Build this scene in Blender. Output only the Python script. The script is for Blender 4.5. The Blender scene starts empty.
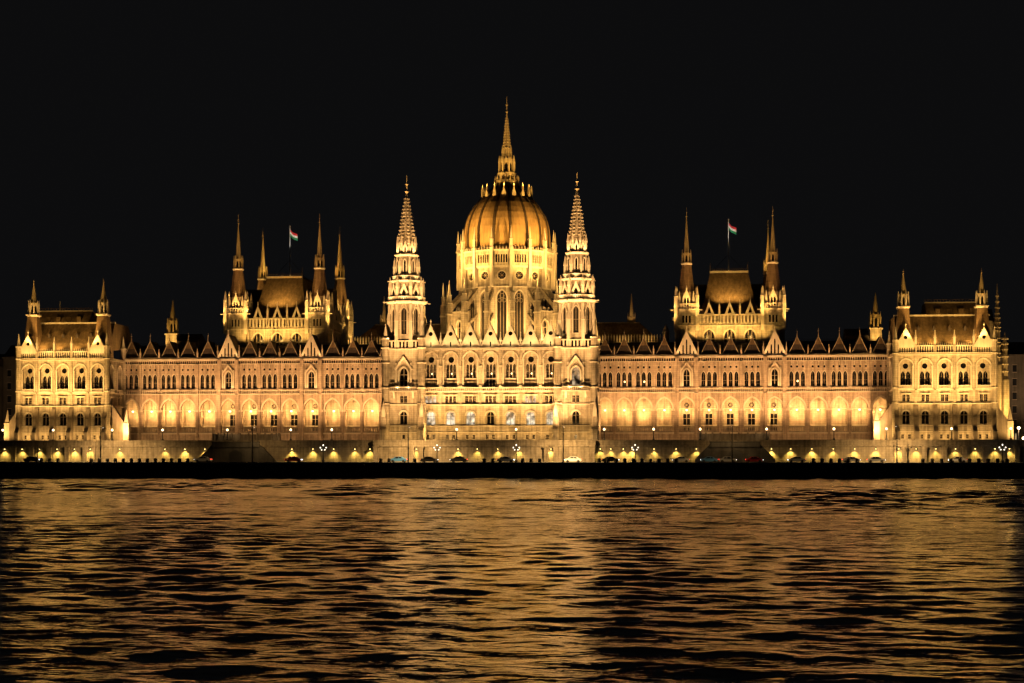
import bpy, math, random
from math import sin, cos, pi, sqrt, radians
random.seed(7)
SC = bpy.context.scene
COL = SC.collection

# ------------------------------------------------------------------ materials
def new_mat(name):
    m = bpy.data.materials.new(name); m.use_nodes = True
    nt = m.node_tree; b = nt.nodes['Principled BSDF']
    return m, nt, b

def stone_mat(name, col, var=0.25, rough=0.85, streak=0.25, course=0.0, scale=0.35):
    m, nt, b = new_mat(name)
    N = nt.nodes; L = nt.links
    geo = N.new('ShaderNodeNewGeometry')
    n1 = N.new('ShaderNodeTexNoise'); n1.inputs['Scale'].default_value = scale; n1.inputs['Detail'].default_value = 6; n1.inputs['Roughness'].default_value = 0.65
    L.new(geo.outputs['Position'], n1.inputs['Vector'])
    mp = N.new('ShaderNodeMapping'); mp.inputs['Scale'].default_value = (1.6, 1.6, 0.12)
    L.new(geo.outputs['Position'], mp.inputs['Vector'])
    n2 = N.new('ShaderNodeTexNoise'); n2.inputs['Scale'].default_value = 1.0; n2.inputs['Detail'].default_value = 4
    L.new(mp.outputs['Vector'], n2.inputs['Vector'])
    r1 = N.new('ShaderNodeValToRGB')
    r1.color_ramp.elements[0].position = 0.3; r1.color_ramp.elements[1].position = 0.72
    lo = tuple(c * (1 - var) for c in col); hi = tuple(min(1, c * (1 + var * 0.7)) for c in col)
    r1.color_ramp.elements[0].color = (*lo, 1); r1.color_ramp.elements[1].color = (*hi, 1)
    L.new(n1.outputs['Fac'], r1.inputs['Fac'])
    r2 = N.new('ShaderNodeValToRGB')
    r2.color_ramp.elements[0].position = 0.35; r2.color_ramp.elements[1].position = 0.6
    r2.color_ramp.elements[0].color = (1 - streak, 1 - streak * 1.05, 1 - streak * 1.15, 1); r2.color_ramp.elements[1].color = (1, 1, 1, 1)
    L.new(n2.outputs['Fac'], r2.inputs['Fac'])
    mx = N.new('ShaderNodeMixRGB'); mx.blend_type = 'MULTIPLY'; mx.inputs['Fac'].default_value = 1
    L.new(r1.outputs['Color'], mx.inputs['Color1']); L.new(r2.outputs['Color'], mx.inputs['Color2'])
    out = mx.outputs['Color']
    bump_src = n1.outputs['Fac']
    if course > 0:
        sep = N.new('ShaderNodeSeparateXYZ'); L.new(geo.outputs['Position'], sep.inputs[0])
        ad = N.new('ShaderNodeMath'); ad.operation = 'ADD'
        L.new(sep.outputs['X'], ad.inputs[0]); L.new(sep.outputs['Y'], ad.inputs[1])
        cb = N.new('ShaderNodeCombineXYZ'); L.new(ad.outputs[0], cb.inputs['X']); L.new(sep.outputs['Z'], cb.inputs['Y'])
        bk = N.new('ShaderNodeTexBrick'); bk.inputs['Scale'].default_value = 1.0
        bk.inputs['Brick Width'].default_value = course * 2.2; bk.inputs['Row Height'].default_value = course
        bk.inputs['Mortar Size'].default_value = 0.03; bk.inputs['Mortar Smooth'].default_value = 0.3
        bk.inputs['Color1'].default_value = (1, 1, 1, 1); bk.inputs['Color2'].default_value = (0.82, 0.82, 0.82, 1); bk.inputs['Mortar'].default_value = (0.6, 0.6, 0.6, 1)
        L.new(cb.outputs[0], bk.inputs['Vector'])
        m2 = N.new('ShaderNodeMixRGB'); m2.blend_type = 'MULTIPLY'; m2.inputs['Fac'].default_value = 1
        L.new(out, m2.inputs['Color1']); L.new(bk.outputs['Color'], m2.inputs['Color2'])
        out = m2.outputs['Color']
    L.new(out, b.inputs['Base Color'])
    bp = N.new('ShaderNodeBump'); bp.inputs['Strength'].default_value = 0.35; bp.inputs['Distance'].default_value = 0.15
    n3 = N.new('ShaderNodeTexNoise'); n3.inputs['Scale'].default_value = 3.0; n3.inputs['Detail'].default_value = 5
    L.new(geo.outputs['Position'], n3.inputs['Vector'])
    L.new(n3.outputs['Fac'], bp.inputs['Height']); L.new(bp.outputs['Normal'], b.inputs['Normal'])
    b.inputs['Roughness'].default_value = rough
    b.inputs['Specular IOR Level'].default_value = 0.2
    return m

def plain_mat(name, col, rough=0.6, metal=0.0, spec=0.4, var=0.15):
    m, nt, b = new_mat(name)
    N = nt.nodes; L = nt.links
    geo = N.new('ShaderNodeNewGeometry')
    n1 = N.new('ShaderNodeTexNoise'); n1.inputs['Scale'].default_value = 1.3; n1.inputs['Detail'].default_value = 5
    L.new(geo.outputs['Position'], n1.inputs['Vector'])
    r = N.new('ShaderNodeValToRGB')
    r.color_ramp.elements[0].position = 0.3; r.color_ramp.elements[1].position = 0.7
    r.color_ramp.elements[0].color = (*[c * (1 - var) for c in col], 1); r.color_ramp.elements[1].color = (*[min(1, c * (1 + var)) for c in col], 1)
    L.new(n1.outputs['Fac'], r.inputs['Fac']); L.new(r.outputs['Color'], b.inputs['Base Color'])
    b.inputs['Roughness'].default_value = rough; b.inputs['Metallic'].default_value = metal
    b.inputs['Specular IOR Level'].default_value = spec
    return m

def emit_mat(name, col, strength):
    m, nt, b = new_mat(name)
    b.inputs['Base Color'].default_value = (*[c * 0.5 for c in col], 1)
    b.inputs['Emission Color'].default_value = (*col, 1)
    b.inputs['Emission Strength'].default_value = strength
    return m

def lit_glass(name, col, lo, hi, scale=0.8):
    m, nt, b = new_mat(name); N = nt.nodes; L = nt.links
    geo = N.new('ShaderNodeNewGeometry')
    n1 = N.new('ShaderNodeTexNoise'); n1.inputs['Scale'].default_value = scale; n1.inputs['Detail'].default_value = 3
    L.new(geo.outputs['Position'], n1.inputs['Vector'])
    mr = N.new('ShaderNodeMapRange'); mr.inputs['From Min'].default_value = 0.38; mr.inputs['From Max'].default_value = 0.66
    mr.inputs['To Min'].default_value = lo; mr.inputs['To Max'].default_value = hi
    L.new(n1.outputs['Fac'], mr.inputs['Value'])
    b.inputs['Base Color'].default_value = (0.05, 0.05, 0.05, 1)
    b.inputs['Roughness'].default_value = 0.15
    b.inputs['Emission Color'].default_value = (*col, 1)
    L.new(mr.outputs['Result'], b.inputs['Emission Strength'])
    return m

M = {}
M['stone'] = stone_mat('limestone', (0.46, 0.39, 0.30), var=0.36, streak=0.42, course=0.55)
M['stone_wing'] = stone_mat('wing_limestone', (0.45, 0.35, 0.27), var=0.36, streak=0.42, course=0.55)
M['stone_trim'] = stone_mat('pale_limestone_trim', (0.52, 0.45, 0.36), var=0.18, streak=0.15)
M['stone_buttress'] = stone_mat('shade_darkened_limestone', (0.27, 0.22, 0.17), var=0.3, streak=0.35)  # limestone colour darkened so the buttress fronts read as shaded
M['embank'] = stone_mat('embankment_stone', (0.27, 0.225, 0.165), var=0.35, streak=0.4, course=0.6)
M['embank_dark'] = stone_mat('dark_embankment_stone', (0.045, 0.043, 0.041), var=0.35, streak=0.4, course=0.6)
M['quay'] = stone_mat('dark_quay_stone', (0.035, 0.035, 0.035), var=0.4, streak=0.4, course=0.7)  # near-black stone tone over the whole quay face
M['quay_top'] = stone_mat('quay_coping', (0.20, 0.20, 0.19), var=0.25, streak=0.1)
M['paving'] = stone_mat('terrace_paving', (0.26, 0.23, 0.19), var=0.25, streak=0.0)
M['asphalt'] = stone_mat('asphalt', (0.045, 0.045, 0.047), var=0.25, streak=0.0)
M['roof'] = stone_mat('brown_roof_tiles', (0.17, 0.115, 0.065), var=0.35, streak=0.35, course=0.4)
M['roof_dark'] = stone_mat('dark_slate_roof', (0.06, 0.045, 0.04), var=0.35, streak=0.3, course=0.4)
M['roof_spire'] = stone_mat('spire_roof_tiles', (0.23, 0.15, 0.09), var=0.3, streak=0.3, course=0.4)
M['dome'] = stone_mat('weathered_copper_dome', (0.32, 0.20, 0.085), var=0.2, rough=0.8, streak=0.22, scale=0.25)
M['rib'] = stone_mat('dark_dome_rib', (0.06, 0.04, 0.025), var=0.2, streak=0.2)
M['gold'] = stone_mat('gilded_stone', (0.42, 0.33, 0.18), var=0.25, streak=0.2)
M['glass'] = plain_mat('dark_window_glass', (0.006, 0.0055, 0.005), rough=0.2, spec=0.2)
M['glass_grey'] = plain_mat('leaded_window_glass', (0.016, 0.013, 0.01), rough=0.35, spec=0.2)
M['frame'] = plain_mat('window_frame_stone', (0.24, 0.19, 0.14), rough=0.8)
M['iron'] = plain_mat('black_iron', (0.012, 0.012, 0.013), rough=0.5)
M['lit_white'] = lit_glass('lit_window_white', (1.0, 0.84, 0.58), 0.10, 1.3, 0.6)
M['lit_warm'] = lit_glass('lit_window_warm', (1.0, 0.72, 0.42), 0.0, 0.7, 0.5)
M['bulb_warm'] = emit_mat('warm_lamp_globe', (1.0, 0.76, 0.42), 3)
M['bulb_amber'] = emit_mat('amber_lamp_glass', (1.0, 0.70, 0.22), 14)
M['bulb_white'] = emit_mat('white_lamp_globe', (1.0, 0.90, 0.70), 2)
M['bulb_off'] = plain_mat('unlit_globe', (0.06, 0.05, 0.04), rough=0.3)
M['bulb_arcade'] = emit_mat('arcade_lantern_glass', (1.0, 0.82, 0.52), 5)

# ------------------------------------------------------------------ mesh builder
class MB:
    def __init__(s, *mats, sx=1):
        s.v = []; s.f = []; s.fm = []; s.mats = mats; s.sx = sx; s.F = (0, 0, 0.0); s.smooth = set()
    def frame(s, ox=0, oy=0, ang=0.0):
        s.F = (ox, oy, ang); return s
    def P(s, u, d, z):
        ox, oy, a = s.F
        return (s.sx * (ox + u * cos(a) - d * sin(a)), oy + u * sin(a) + d * cos(a), z)
    def face(s, pts, m=0, smooth=False):
        i = len(s.v)
        s.v.extend(pts)
        idx = list(range(i, i + len(pts)))
        if s.sx < 0: idx.reverse()
        if smooth: s.smooth.add(len(s.f))
        s.f.append(idx); s.fm.append(m)
    def loc(s, pts, m=0, smooth=False):
        s.face([s.P(*p) for p in pts], m, smooth)
    def box(s, u0, u1, d0, d1, z0, z1, m=0):
        if u1 < u0: u0, u1 = u1, u0
        if d1 < d0: d0, d1 = d1, d0
        a = [(u0, d0), (u1, d0), (u1, d1), (u0, d1)]
        for i in range(4):
            p, q = a[i], a[(i + 1) % 4]
            s.loc([(p[0], p[1], z0), (q[0], q[1], z0), (q[0], q[1], z1), (p[0], p[1], z1)], m)
        s.loc([(p[0], p[1], z1) for p in a], m)
        s.loc([(p[0], p[1], z0) for p in reversed(a)], m)
    def rings(s, cu, cd, n, prof, rot=0.0, m=0, cap=True, smooth=False):
        """stack of n-gon rings; prof = [(r, z)...]; r is the apothem for n<=8"""
        k = 1 / cos(pi / n) if n <= 16 else 1.0
        R = []
        for r, z in prof:
            R.append([(cu + r * k * cos(rot + 2 * pi * (i + .5) / n), cd + r * k * sin(rot + 2 * pi * (i + .5) / n), z) for i in range(n)])
        for a, b in zip(R, R[1:]):
            for i in range(n):
                j = (i + 1) % n
                s.loc([a[i], a[j], b[j], b[i]], m, smooth)
        if cap:
            s.loc(R[-1], m); s.loc(list(reversed(R[0])), m)
    def cone(s, cu, cd, n, r, z0, z1, rot=0.0, m=0):
        s.rings(cu, cd, n, [(r, z0), (0.01, z1)], rot, m)
    def plate(s, poly, d0, d1, m=0):
        """polygon in (u,z), counter-clockwise seen from the front, extruded from d0 (front) to d1"""
        s.loc([(u, d0, z) for u, z in poly], m)
        s.loc([(u, d1, z) for u, z in reversed(poly)], m)
        n = len(poly)
        for i in range(n):
            p, q = poly[i], poly[(i + 1) % n]
            s.loc([(p[0], d1, p[1]), (q[0], d1, q[1]), (q[0], d0, q[1]), (p[0], d0, p[1])], m)
    def prismx(s, poly, u0, u1, m=0):
        """polygon in (d,z) extruded along u"""
        n = len(poly)
        s.loc([(u0, d, z) for d, z in poly], m)
        s.loc([(u1, d, z) for d, z in reversed(poly)], m)
        for i in range(n):
            p, q = poly[i], poly[(i + 1) % n]
            s.loc([(u0, q[0], q[1]), (u0, p[0], p[1]), (u1, p[0], p[1]), (u1, q[0], q[1])], m)
    def cell(s, u0, u1, z0, z1, uc, out, depth, m=0, back=None, d=0.0):
        Lp = [(uc - a, z) for a, z in out]; Rp = [(uc + a, z) for a, z in out]
        zb = out[0][1]; zt = out[-1][1]
        def clean(p):
            q = []
            for x in p:
                if not q or abs(x[0] - q[-1][0]) + abs(x[1] - q[-1][1]) > 1e-5: q.append(x)
            if abs(q[0][0] - q[-1][0]) + abs(q[0][1] - q[-1][1]) < 1e-5: q.pop()
            return q
        lo = [(u0, z0)] + ([(uc, z0), (uc, zb)] if zb > z0 + 1e-4 else [])
        left = clean(lo + Lp + ([(uc, z1)] if z1 > zt + 1e-4 else []) + [(u0, z1)])
        ro = [(u1, z0)] + ([(uc, z0), (uc, zb)] if zb > z0 + 1e-4 else [])
        right = clean(ro + Rp + ([(uc, z1)] if z1 > zt + 1e-4 else []) + [(u1, z1)])
        s.loc([(u, d, z) for u, z in left], m)
        s.loc([(u, d, z) for u, z in reversed(right)], m)
        for p, q in zip(Lp, Lp[1:]):
            s.loc([(p[0], d, p[1]), (p[0], d + depth, p[1]), (q[0], d + depth, q[1]), (q[0], d, q[1])], m)
        for p, q in zip(Rp, Rp[1:]):
            s.loc([(q[0], d, q[1]), (q[0], d + depth, q[1]), (p[0], d + depth, p[1]), (p[0], d, p[1])], m)
        if out[0][0] > 1e-4:
            s.loc([(Lp[0][0], d, zb), (Rp[0][0], d, zb), (Rp[0][0], d + depth, zb), (Lp[0][0], d + depth, zb)], m)
        if back is not None:
            poly = clean(Lp + list(reversed(Rp)))
            s.loc([(u, d + depth, z) for u, z in reversed(poly)], back)
    def rect(s, u0, u1, z0, z1, m=0, d=0.0):
        s.loc([(u0, d, z0), (u1, d, z0), (u1, d, z1), (u0, d, z1)], m)
    def band(s, uc, w, zb, zs, rise, t, p, m=0, d=0.0, n=5):
        """proud moulding round a pointed arch"""
        A = arch(w, zb, zs, rise, n); B = arch(w + 2 * t, zb, zs, rise + t * 1.15, n)
        for sg in (-1, 1):
            for i in range(len(A) - 1):
                a0, a1, b0, b1 = A[i], A[i + 1], B[i], B[i + 1]
                s.loc([(uc + sg * a0[0], d - p, a0[1]), (uc + sg * a1[0], d - p, a1[1]), (uc + sg * b1[0], d - p, b1[1]), (uc + sg * b0[0], d - p, b0[1])], m)
                s.loc([(uc + sg * b0[0], d - p, b0[1]), (uc + sg * b1[0], d - p, b1[1]), (uc + sg * b1[0], d, b1[1]), (uc + sg * b0[0], d, b0[1])], m)
                s.loc([(uc + sg * a0[0], d - p, a0[1]), (uc + sg * a1[0], d - p, a1[1]), (uc + sg * a1[0], d, a1[1]), (uc + sg * a0[0], d, a0[1])], m)
    def posts(s, u0, u1, z0, z1, d0, d1, pitch, w, m=0, rail=0.22):
        n = max(1, int(round((u1 - u0) / pitch)))
        for i in range(n + 1):
            u = u0 + (u1 - u0) * i / n
            s.box(max(u0, u - w / 2), min(u1, u + w / 2), d0, d1, z0, z1 - rail, m)
        s.box(u0, u1, d0 - 0.05, d1 + 0.05, z1 - rail, z1, m)
    def mesh(s, name, base):
        me = bpy.data.meshes.new(name)
        me.from_pydata([(x - base[0], y - base[1], z - base[2]) for x, y, z in s.v], [], s.f)
        for m in s.mats: me.materials.append(M[m] if isinstance(m, str) else m)
        me.polygons.foreach_set('material_index', s.fm)
        if s.smooth:
            for i in s.smooth: me.polygons[i].use_smooth = True
        me.update()
        return me
    def build(s, name, parent=None):
        xs = [p[0] for p in s.v]; ys = [p[1] for p in s.v]; zs = [p[2] for p in s.v]
        base = ((min(xs) + max(xs)) / 2, (min(ys) + max(ys)) / 2, min(zs))
        return put(name, s.mesh(name, base), base, 0, parent)
    def proto(s, name):
        return s.mesh(name, (0, 0, 0))

WORLD = {}
def put(name, me, loc, rz=0.0, parent=None, scale=None):
    """link a mesh object at world location LOC, under PARENT (parents are only ever moved, never turned)"""
    o = bpy.data.objects.new(name, me); COL.objects.link(o)
    WORLD[o.name] = tuple(loc)
    if parent is not None:
        o.parent = parent
        pw = WORLD[parent.name]
        o.location = (loc[0] - pw[0], loc[1] - pw[1], loc[2] - pw[2])
    else:
        o.location = loc
    o.rotation_euler = (0, 0, rz)
    if scale: o.scale = scale
    return o
def tag(o, label=None, cat=None, group=None, kind=None):
    if label: o['label'] = label
    if cat: o['category'] = cat
    if group: o['group'] = group
    if kind: o['kind'] = kind
    return o
def thing(name, loc, label, cat, group=None):
    o = bpy.data.objects.new(name, None); COL.objects.link(o)
    o.empty_display_size = 0.5
    o.location = loc; WORLD[o.name] = tuple(loc)
    return tag(o, label, cat, group)

def arch(w, zb, zs, rise, n=6):
    h = w / 2; R = (rise * rise + h * h) / w; cx = R - h
    out = [(h, zb)]
    a1 = math.atan2(rise, cx) if cx > 1e-6 else pi / 2
    for i in range(n + 1):
        a = a1 * i / n
        out.append((max(0.0, R * cos(a) - cx), zs + R * sin(a)))
    out[-1] = (0.0, zs + rise)
    if abs(out[0][1] - out[1][1]) < 1e-6: out.pop(0)
    return out
def circ(r, zc, n=8):
    return [(r * sin(pi * i / n) if 0 < i < n else 0.0, zc - r * cos(pi * i / n)) for i in range(n + 1)]
def rect_out(w, zb, zt):
    return [(w / 2, zb), (w / 2, zt), (0.0, zt)]

# ------------------------------------------------------------------ prototype meshes (local: u right, d inward, z up from 0)
CACHE = {}
def pinnacle_mesh(h, w, mat='stone_trim'):
    k = ('pin', h, w, mat)
    if k not in CACHE:
        b = MB(mat)
        hs = h * 0.45
        b.box(-w / 2, w / 2, -w / 2, w / 2, 0, hs)
        b.box(-w * .62, w * .62, -w * .62, w * .62, hs, hs + 0.14 * h * .5)
        z = hs + 0.07 * h
        for a in range(4):
            b.frame(0, 0, a * pi / 2)
            b.plate([(-w * .45, z), (w * .45, z), (0, z + w * .9)], -w * .55, -w * .3)
        b.frame()
        b.rings(0, 0, 4, [(w * .42, z), (w * .08, h * .94)])
        b.rings(0, 0, 4, [(w * .2, h * .9), (w * .2, h * .94), (0.02, h)])
        CACHE[k] = b.proto('pinnacle')
    return CACHE[k]
def window_mesh(key, outline, w, h, mull=1, transoms=(), glass='glass', fw=0.09, sub=None, rose=False):
    """pane with stone mullions; outline = left half, z from 0"""
    k = ('win', key, glass)
    if k not in CACHE:
        b = MB('frame', glass)
        poly = [(-a, z) for a, z in outline] + [(a, z) for a, z in reversed(outline)]
        q = []
        for p in poly:
            if not q or abs(p[0] - q[-1][0]) + abs(p[1] - q[-1][1]) > 1e-5: q.append(p)
        if abs(q[0][0] - q[-1][0]) + abs(q[0][1] - q[-1][1]) < 1e-5: q.pop()
        b.loc([(u, 0.0, z) for u, z in reversed(q)], 1)
        # glazing frame along the outline
        for sg in (-1, 1):
            for p, r in zip(outline, outline[1:]):
                pi_ = (max(0, p[0] - fw), p[1]); ri = (max(0, r[0] - fw), r[1] - (fw if r[0] < 1e-4 else 0))
                b.loc([(sg * p[0], -0.08, p[1]), (sg * r[0], -0.08, r[1]), (sg * ri[0], -0.08, ri[1]), (sg * pi_[0], -0.08, pi_[1])], 0)
        def topz(u):
            best = h
            for p, r in zip(outline, outline[1:]):
                lo, hi = min(p[0], r[0]), max(p[0], r[0])
                if lo - 1e-6 <= abs(u) <= hi + 1e-6 and hi - lo > 1e-6:
                    t = (abs(u) - p[0]) / (r[0] - p[0]); best = p[1] + t * (r[1] - p[1])
            return best
        if rose:
            r0 = w / 2; zc = h / 2
            for i in range(8):
                a = i * pi / 4
                du, dz = cos(a), sin(a); pu, pz = -dz * fw * .7, du * fw * .7
                b.loc([(pu + du * .2 * r0, -0.1, zc + pz + dz * .2 * r0), (-pu + du * .2 * r0, -0.1, zc - pz + dz * .2 * r0), (-pu + du * r0, -0.1, zc - pz + dz * r0), (pu + du * r0, -0.1, zc + pz + dz * r0)], 0)
            b.loc([(.2 * r0 * cos(t * pi / 4), -0.11, zc + .2 * r0 * sin(t * pi / 4)) for t in range(8)], 0)
        else:
            for i in range(1, mull + 1):
                u = -w / 2 + w * i / (mull + 1)
                b.box(u - fw * .8, u + fw * .8, -0.12, -0.01, 0, min(topz(u - fw), topz(u + fw)) - 0.02, 0)
            for t in transoms:
                b.box(-w / 2, w / 2, -0.1, -0.012, t * h - fw * .6, t * h + fw * .6, 0)
        if sub: sub(b)
        CACHE[k] = b.proto('window')
    return CACHE[k]
def shift(out, dz): return [(a, z - dz) for a, z in out]

def win(name, parent, fr, u, z, d, mesh, sx=1):
    ox, oy, a = fr
    x = ox + u * cos(a) - d * sin(a); y = oy + u * sin(a) + d * cos(a)
    return put(name, mesh, (sx * x, y, z), sx * a, parent)
def pin(parent, x, y, z, h, w, sx=1, mat='stone_trim', name='pinnacle'):
    return put(name, pinnacle_mesh(h, w, mat), (sx * x, y, z), 0, parent)

# ------------------------------------------------------------------ lights
def look(o, target):
    from mathutils import Vector
    d = Vector(target) - Vector(o.location)
    o.rotation_euler = d.to_track_quat('-Z', 'Y').to_euler()
def spot(loc, target, power, color, angle=90, blend=0.6, size=0.25):
    l = bpy.data.lights.new('floodlight', 'SPOT'); l.energy = power; l.color = color
    l.spot_size = radians(angle); l.spot_blend = blend; l.shadow_soft_size = size
    o = bpy.data.objects.new('floodlight', l); COL.objects.link(o); o.location = loc; look(o, target)
    return o
def point(loc, power, color, size=0.2):
    l = bpy.data.lights.new('lamp_light', 'POINT'); l.energy = power; l.color = color; l.shadow_soft_size = size
    o = bpy.data.objects.new('lamp_light', l); COL.objects.link(o); o.location = loc
    return o
YEL = (1.0, 0.57, 0.165); PINK = (1.0, 0.525, 0.19); WARM = (1.0, 0.555, 0.20); GOLD = (1.0, 0.56, 0.13); PALE = (1.0, 0.66, 0.26); AMBER = (1.0, 0.66, 0.14)

# ================================================================== PARLIAMENT
GZ = 8.6                                                       # terrace level
parl = thing('parliament_building', (0, 0, GZ), 'vast floodlit gothic parliament with central ribbed dome, spired towers and long arcaded wings', 'parliament')

TRIO = arch(1.0, 0, 3.1, 0.9)
def wing(sx):
    b = MB('stone_wing', 'stone_trim', 'glass', sx=sx)
    b.frame(0, 0, 0)
    plain = [29.6, 34.9, 40.2, 45.6, 58.0, 63.6, 69.3, 81.5, 87.0, 92.6, 98.0, 103.4]
    gab = [51.8, 75.4]
    cs = sorted(plain + gab)
    bounds = [27.0]
    for p, q in zip(cs, cs[1:]): bounds.append((p + q) / 2)
    bounds.append(106.2)
    X0, X1 = bounds[0], bounds[-1]
    fr = (0, 0, 0)
    windows = []; balus = []; rear = []
    AW = 4.3
    for c, u0, u1 in zip(cs, bounds, bounds[1:]):
        g = c in gab
        c2 = (u0 + u1) / 2
        # arcade opening
        b.rect(u0, u1, GZ, 11.9)
        b.cell(u0, u1, 11.9, 22.3, c2, arch(AW, 11.9, 18.2, 3.0, 8), 1.1)
        b.band(c2, AW, 18.2, 18.2, 3.0, 0.42, 0.16, 1)
        b.box(c2 - AW / 2, c2 + AW / 2, 0.35, 0.5, 18.15, 18.32, 1)
        # capitals
        for e in (-1, 1):
            b.box(c2 + e * AW / 2 - .28, c2 + e * AW / 2 + .28, -.18, 0.0 - .003, 17.75, 18.3, 1)
        b.rect(u0, u1, 22.3, 24.1)
        # balcony band
        b.box(u0, u1, -0.75, -0.003, 22.55, 22.8, 1)
        b.posts(u0 + .25, u1 - .25, 22.8, 23.75, -0.72, -0.56, 0.55, 0.14, 1, .16)
        # string under arcade
        b.box(u0, u1, -0.3, -0.003, 11.5, 11.9, 1)
        if g:
            b.rect(u0, u1, 24.1, 24.3)
            o = arch(1.75, 24.3, 27.6, 1.4)
            b.cell(u0, u1, 24.3, 31.2, c2, o, 0.55)
            b.band(c2, 1.75, 24.3, 27.6, 1.4, 0.34, 0.3, 1)
            # gablet hood
            for e in (-1, 1):
                b.plate([(c2 + e * 0.02, 31.0), (c2 + e * 0.02, 30.4), (c2 + e * 1.6, 28.3), (c2 + e * 1.75, 28.6)][::(1 if e < 0 else -1)], -0.55, -0.003, 1)
            for e in (-1, 1):
                b.box(c2 + e * 1.55 - .16, c2 + e * 1.55 + .16, -0.4, -0.003, 24.3, 29.4, 1)
                b.box(u0 if e < 0 else u1 - 1.0, u0 + 1.0 if e < 0 else u1, -0.75, -0.003, GZ, 32.2, 0)
            windows.append(('arched_window', c2, 24.3, 0.5, window_mesh('gablewin', shift(o, 24.3), 1.75, 4.7, 1, (0.35, 0.62))))
        else:
            b.rect(u0, u1, 24.1, 24.3)
            es = [u0, c2 - .77, c2 + .77, u1]
            for i in range(3):
                uc = c2 + (i - 1) * 1.54
                b.cell(es[i], es[i + 1], 24.3, 28.5, uc, [(a, z + 24.3) for a, z in TRIO], 0.5)
                b.band(uc, 1.0, 27.4, 27.4, 0.9, 0.16, 0.12, 1, n=4)
                b.cell(es[i], es[i + 1], 28.5, 30.0, uc, circ(0.3, 29.55), 0.35, 0, 2)
                b.cell(es[i], es[i + 1], 30.0, 31.2, uc, arch(0.34, 30.15, 30.55, 0.35, 3), 0.3, 0, 2)
                b.box(uc - .08, uc + .08, -.2, -.003, 29.95, 30.9, 1)
                # slim colonnettes
                for e in (-1, 1):
                    b.box(uc + e * .64 - .06, uc + e * .64 + .06, -.16, -.003, 24.3, 27.4, 1)
            def three(mb):
                pass
            windows.append(('lancet_window', c2, 24.3, 0.45, 'trio_lit' if sx > 0 and c in (34.9, 40.2, 81.5) else 'trio'))
        # frieze and cornice
        b.rect(u0, u1, 31.2, 32.0, 2, d=0.35)  # dark sheet standing in for the shade inside the frieze slots
        n = int(round((u1 - u0) / 0.62))
        for i in range(n):
            ua = u0 + (u1 - u0) * i / n
            b.box(ua + .0, ua + .26, 0.0, 0.34, 31.2, 32.0, 0)
        b.box(u0, u1, -0.45, 0.6, 32.0, 32.6, 1)
        b.box(u0, u1, -0.2, -0.003, 31.0, 31.2, 1)
        # parapet
        b.box(u0, u1, -0.2, 0.2, 32.6, 33.0, 1)
        balus.append((c2, AW)); rear.append((c2, AW, cs.index(c)))
    # pilasters
    for u in bounds[1:-1]:
        b.box(u - .27, u + .27, -.42, -.004, GZ, 31.0, 0)
        b.box(u - .4, u + .4, -.62, -.004, 23.7, 24.1, 1)
        b.box(u - .33, u + .33, -.5, -.006, 17.7, 18.25, 1)
    # arcade interior
    b.rect(X0, X1, 22.35, 22.4, d=0.0)
    b.loc([(X0, 1.1, 22.0), (X1, 1.1, 22.0), (X1, 4.8, 22.0), (X0, 4.8, 22.0)], 0)
    b.loc([(X0, 1.1, 11.9), (X1, 1.1, 11.9), (X1, 4.8, 11.9), (X0, 4.8, 11.9)], 0)
    wset = [4, 5, 6, 7, 8]
    rearwins = []
    for c2, aw, i in rear:
        u0, u1 = bounds[i], bounds[i + 1]
        if i in wset:
            b.rect(u0, u1, 11.9, 12.4, d=4.8)
            b.cell(u0, u1, 12.4, 18.4, c2, rect_out(2.0, 12.4, 17.0), 0.3, d=4.8)
            b.cell(u0, u1, 18.4, 22.0, c2, circ(0.75, 19.4), 0.3, d=4.8)
            rearwins.append(('tall_window', c2, 12.4, 5.07, window_mesh('rearwin', rect_out(2.0, 0, 4.6), 2.0, 4.6, 1, (0.2, 0.72))))
            rearwins.append(('rose_window', c2, 18.65, 5.07, window_mesh('rearrose', circ(0.75, 0.75), 1.5, 1.5, rose=True)))
        else:
            b.rect(u0, u1, 11.9, 22.0, d=4.8)
        # cross arches on the rear wall
        b.box(u0 - .25, u0 + .25, 4.4, 4.797, 11.9, 21.9, 0)
        b.box(u0, u1, 4.6, 4.797, 13.7, 13.95, 1)
    for u in bounds: b.box(u - .45, u + .45, 1.1, 4.4, 20.3, 22.0, 0)
    # end walls and inner fill
    b.box(X0, X1, 5.2, 18, GZ, 32.6, 0)
    b.box(X0, X1, 0.6, 5.2, 22.4, 32.5, 0)
    w = b.build('river_wing', parl)
    w['label'] = 'long arcaded river wing ' + ('left' if sx < 0 else 'right') + ' of the dome block'
    for nm, u, z, d, me in windows:
        if me in ('trio', 'trio_lit'):
            k = me
            if k not in CACHE:
                t = MB('frame', 'glass', 'bulb_warm')
                if k == 'trio_lit': t.rings(.15, -.06, 8, [(.05, 1.1), (.22, 1.2), (.24, 1.4), (.1, 1.6)], m=2)
                for q in (-1.54, 0, 1.54):
                    o = TRIO
                    poly = [(q - a, zz) for a, zz in o] + [(q + a, zz) for a, zz in reversed(o[:-1])]
                    t.loc([(x, 0, zz) for x, zz in reversed(poly)], 1)
                    t.box(q - .025, q + .025, -.1, -.01, 0, 3.7, 0)
                    t.box(q - .49, q + .49, -.1, -.012, 1.55, 1.62, 0)
                    pass
                CACHE[k] = t.proto('lancet_window')
            me = CACHE[k]
        win(nm, w, fr, u, z, d, me, sx)
    for nm, u, z, d, me in rearwins: win(nm, w, fr, u, z, d, me, sx)
    k = 'arcbal'
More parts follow.
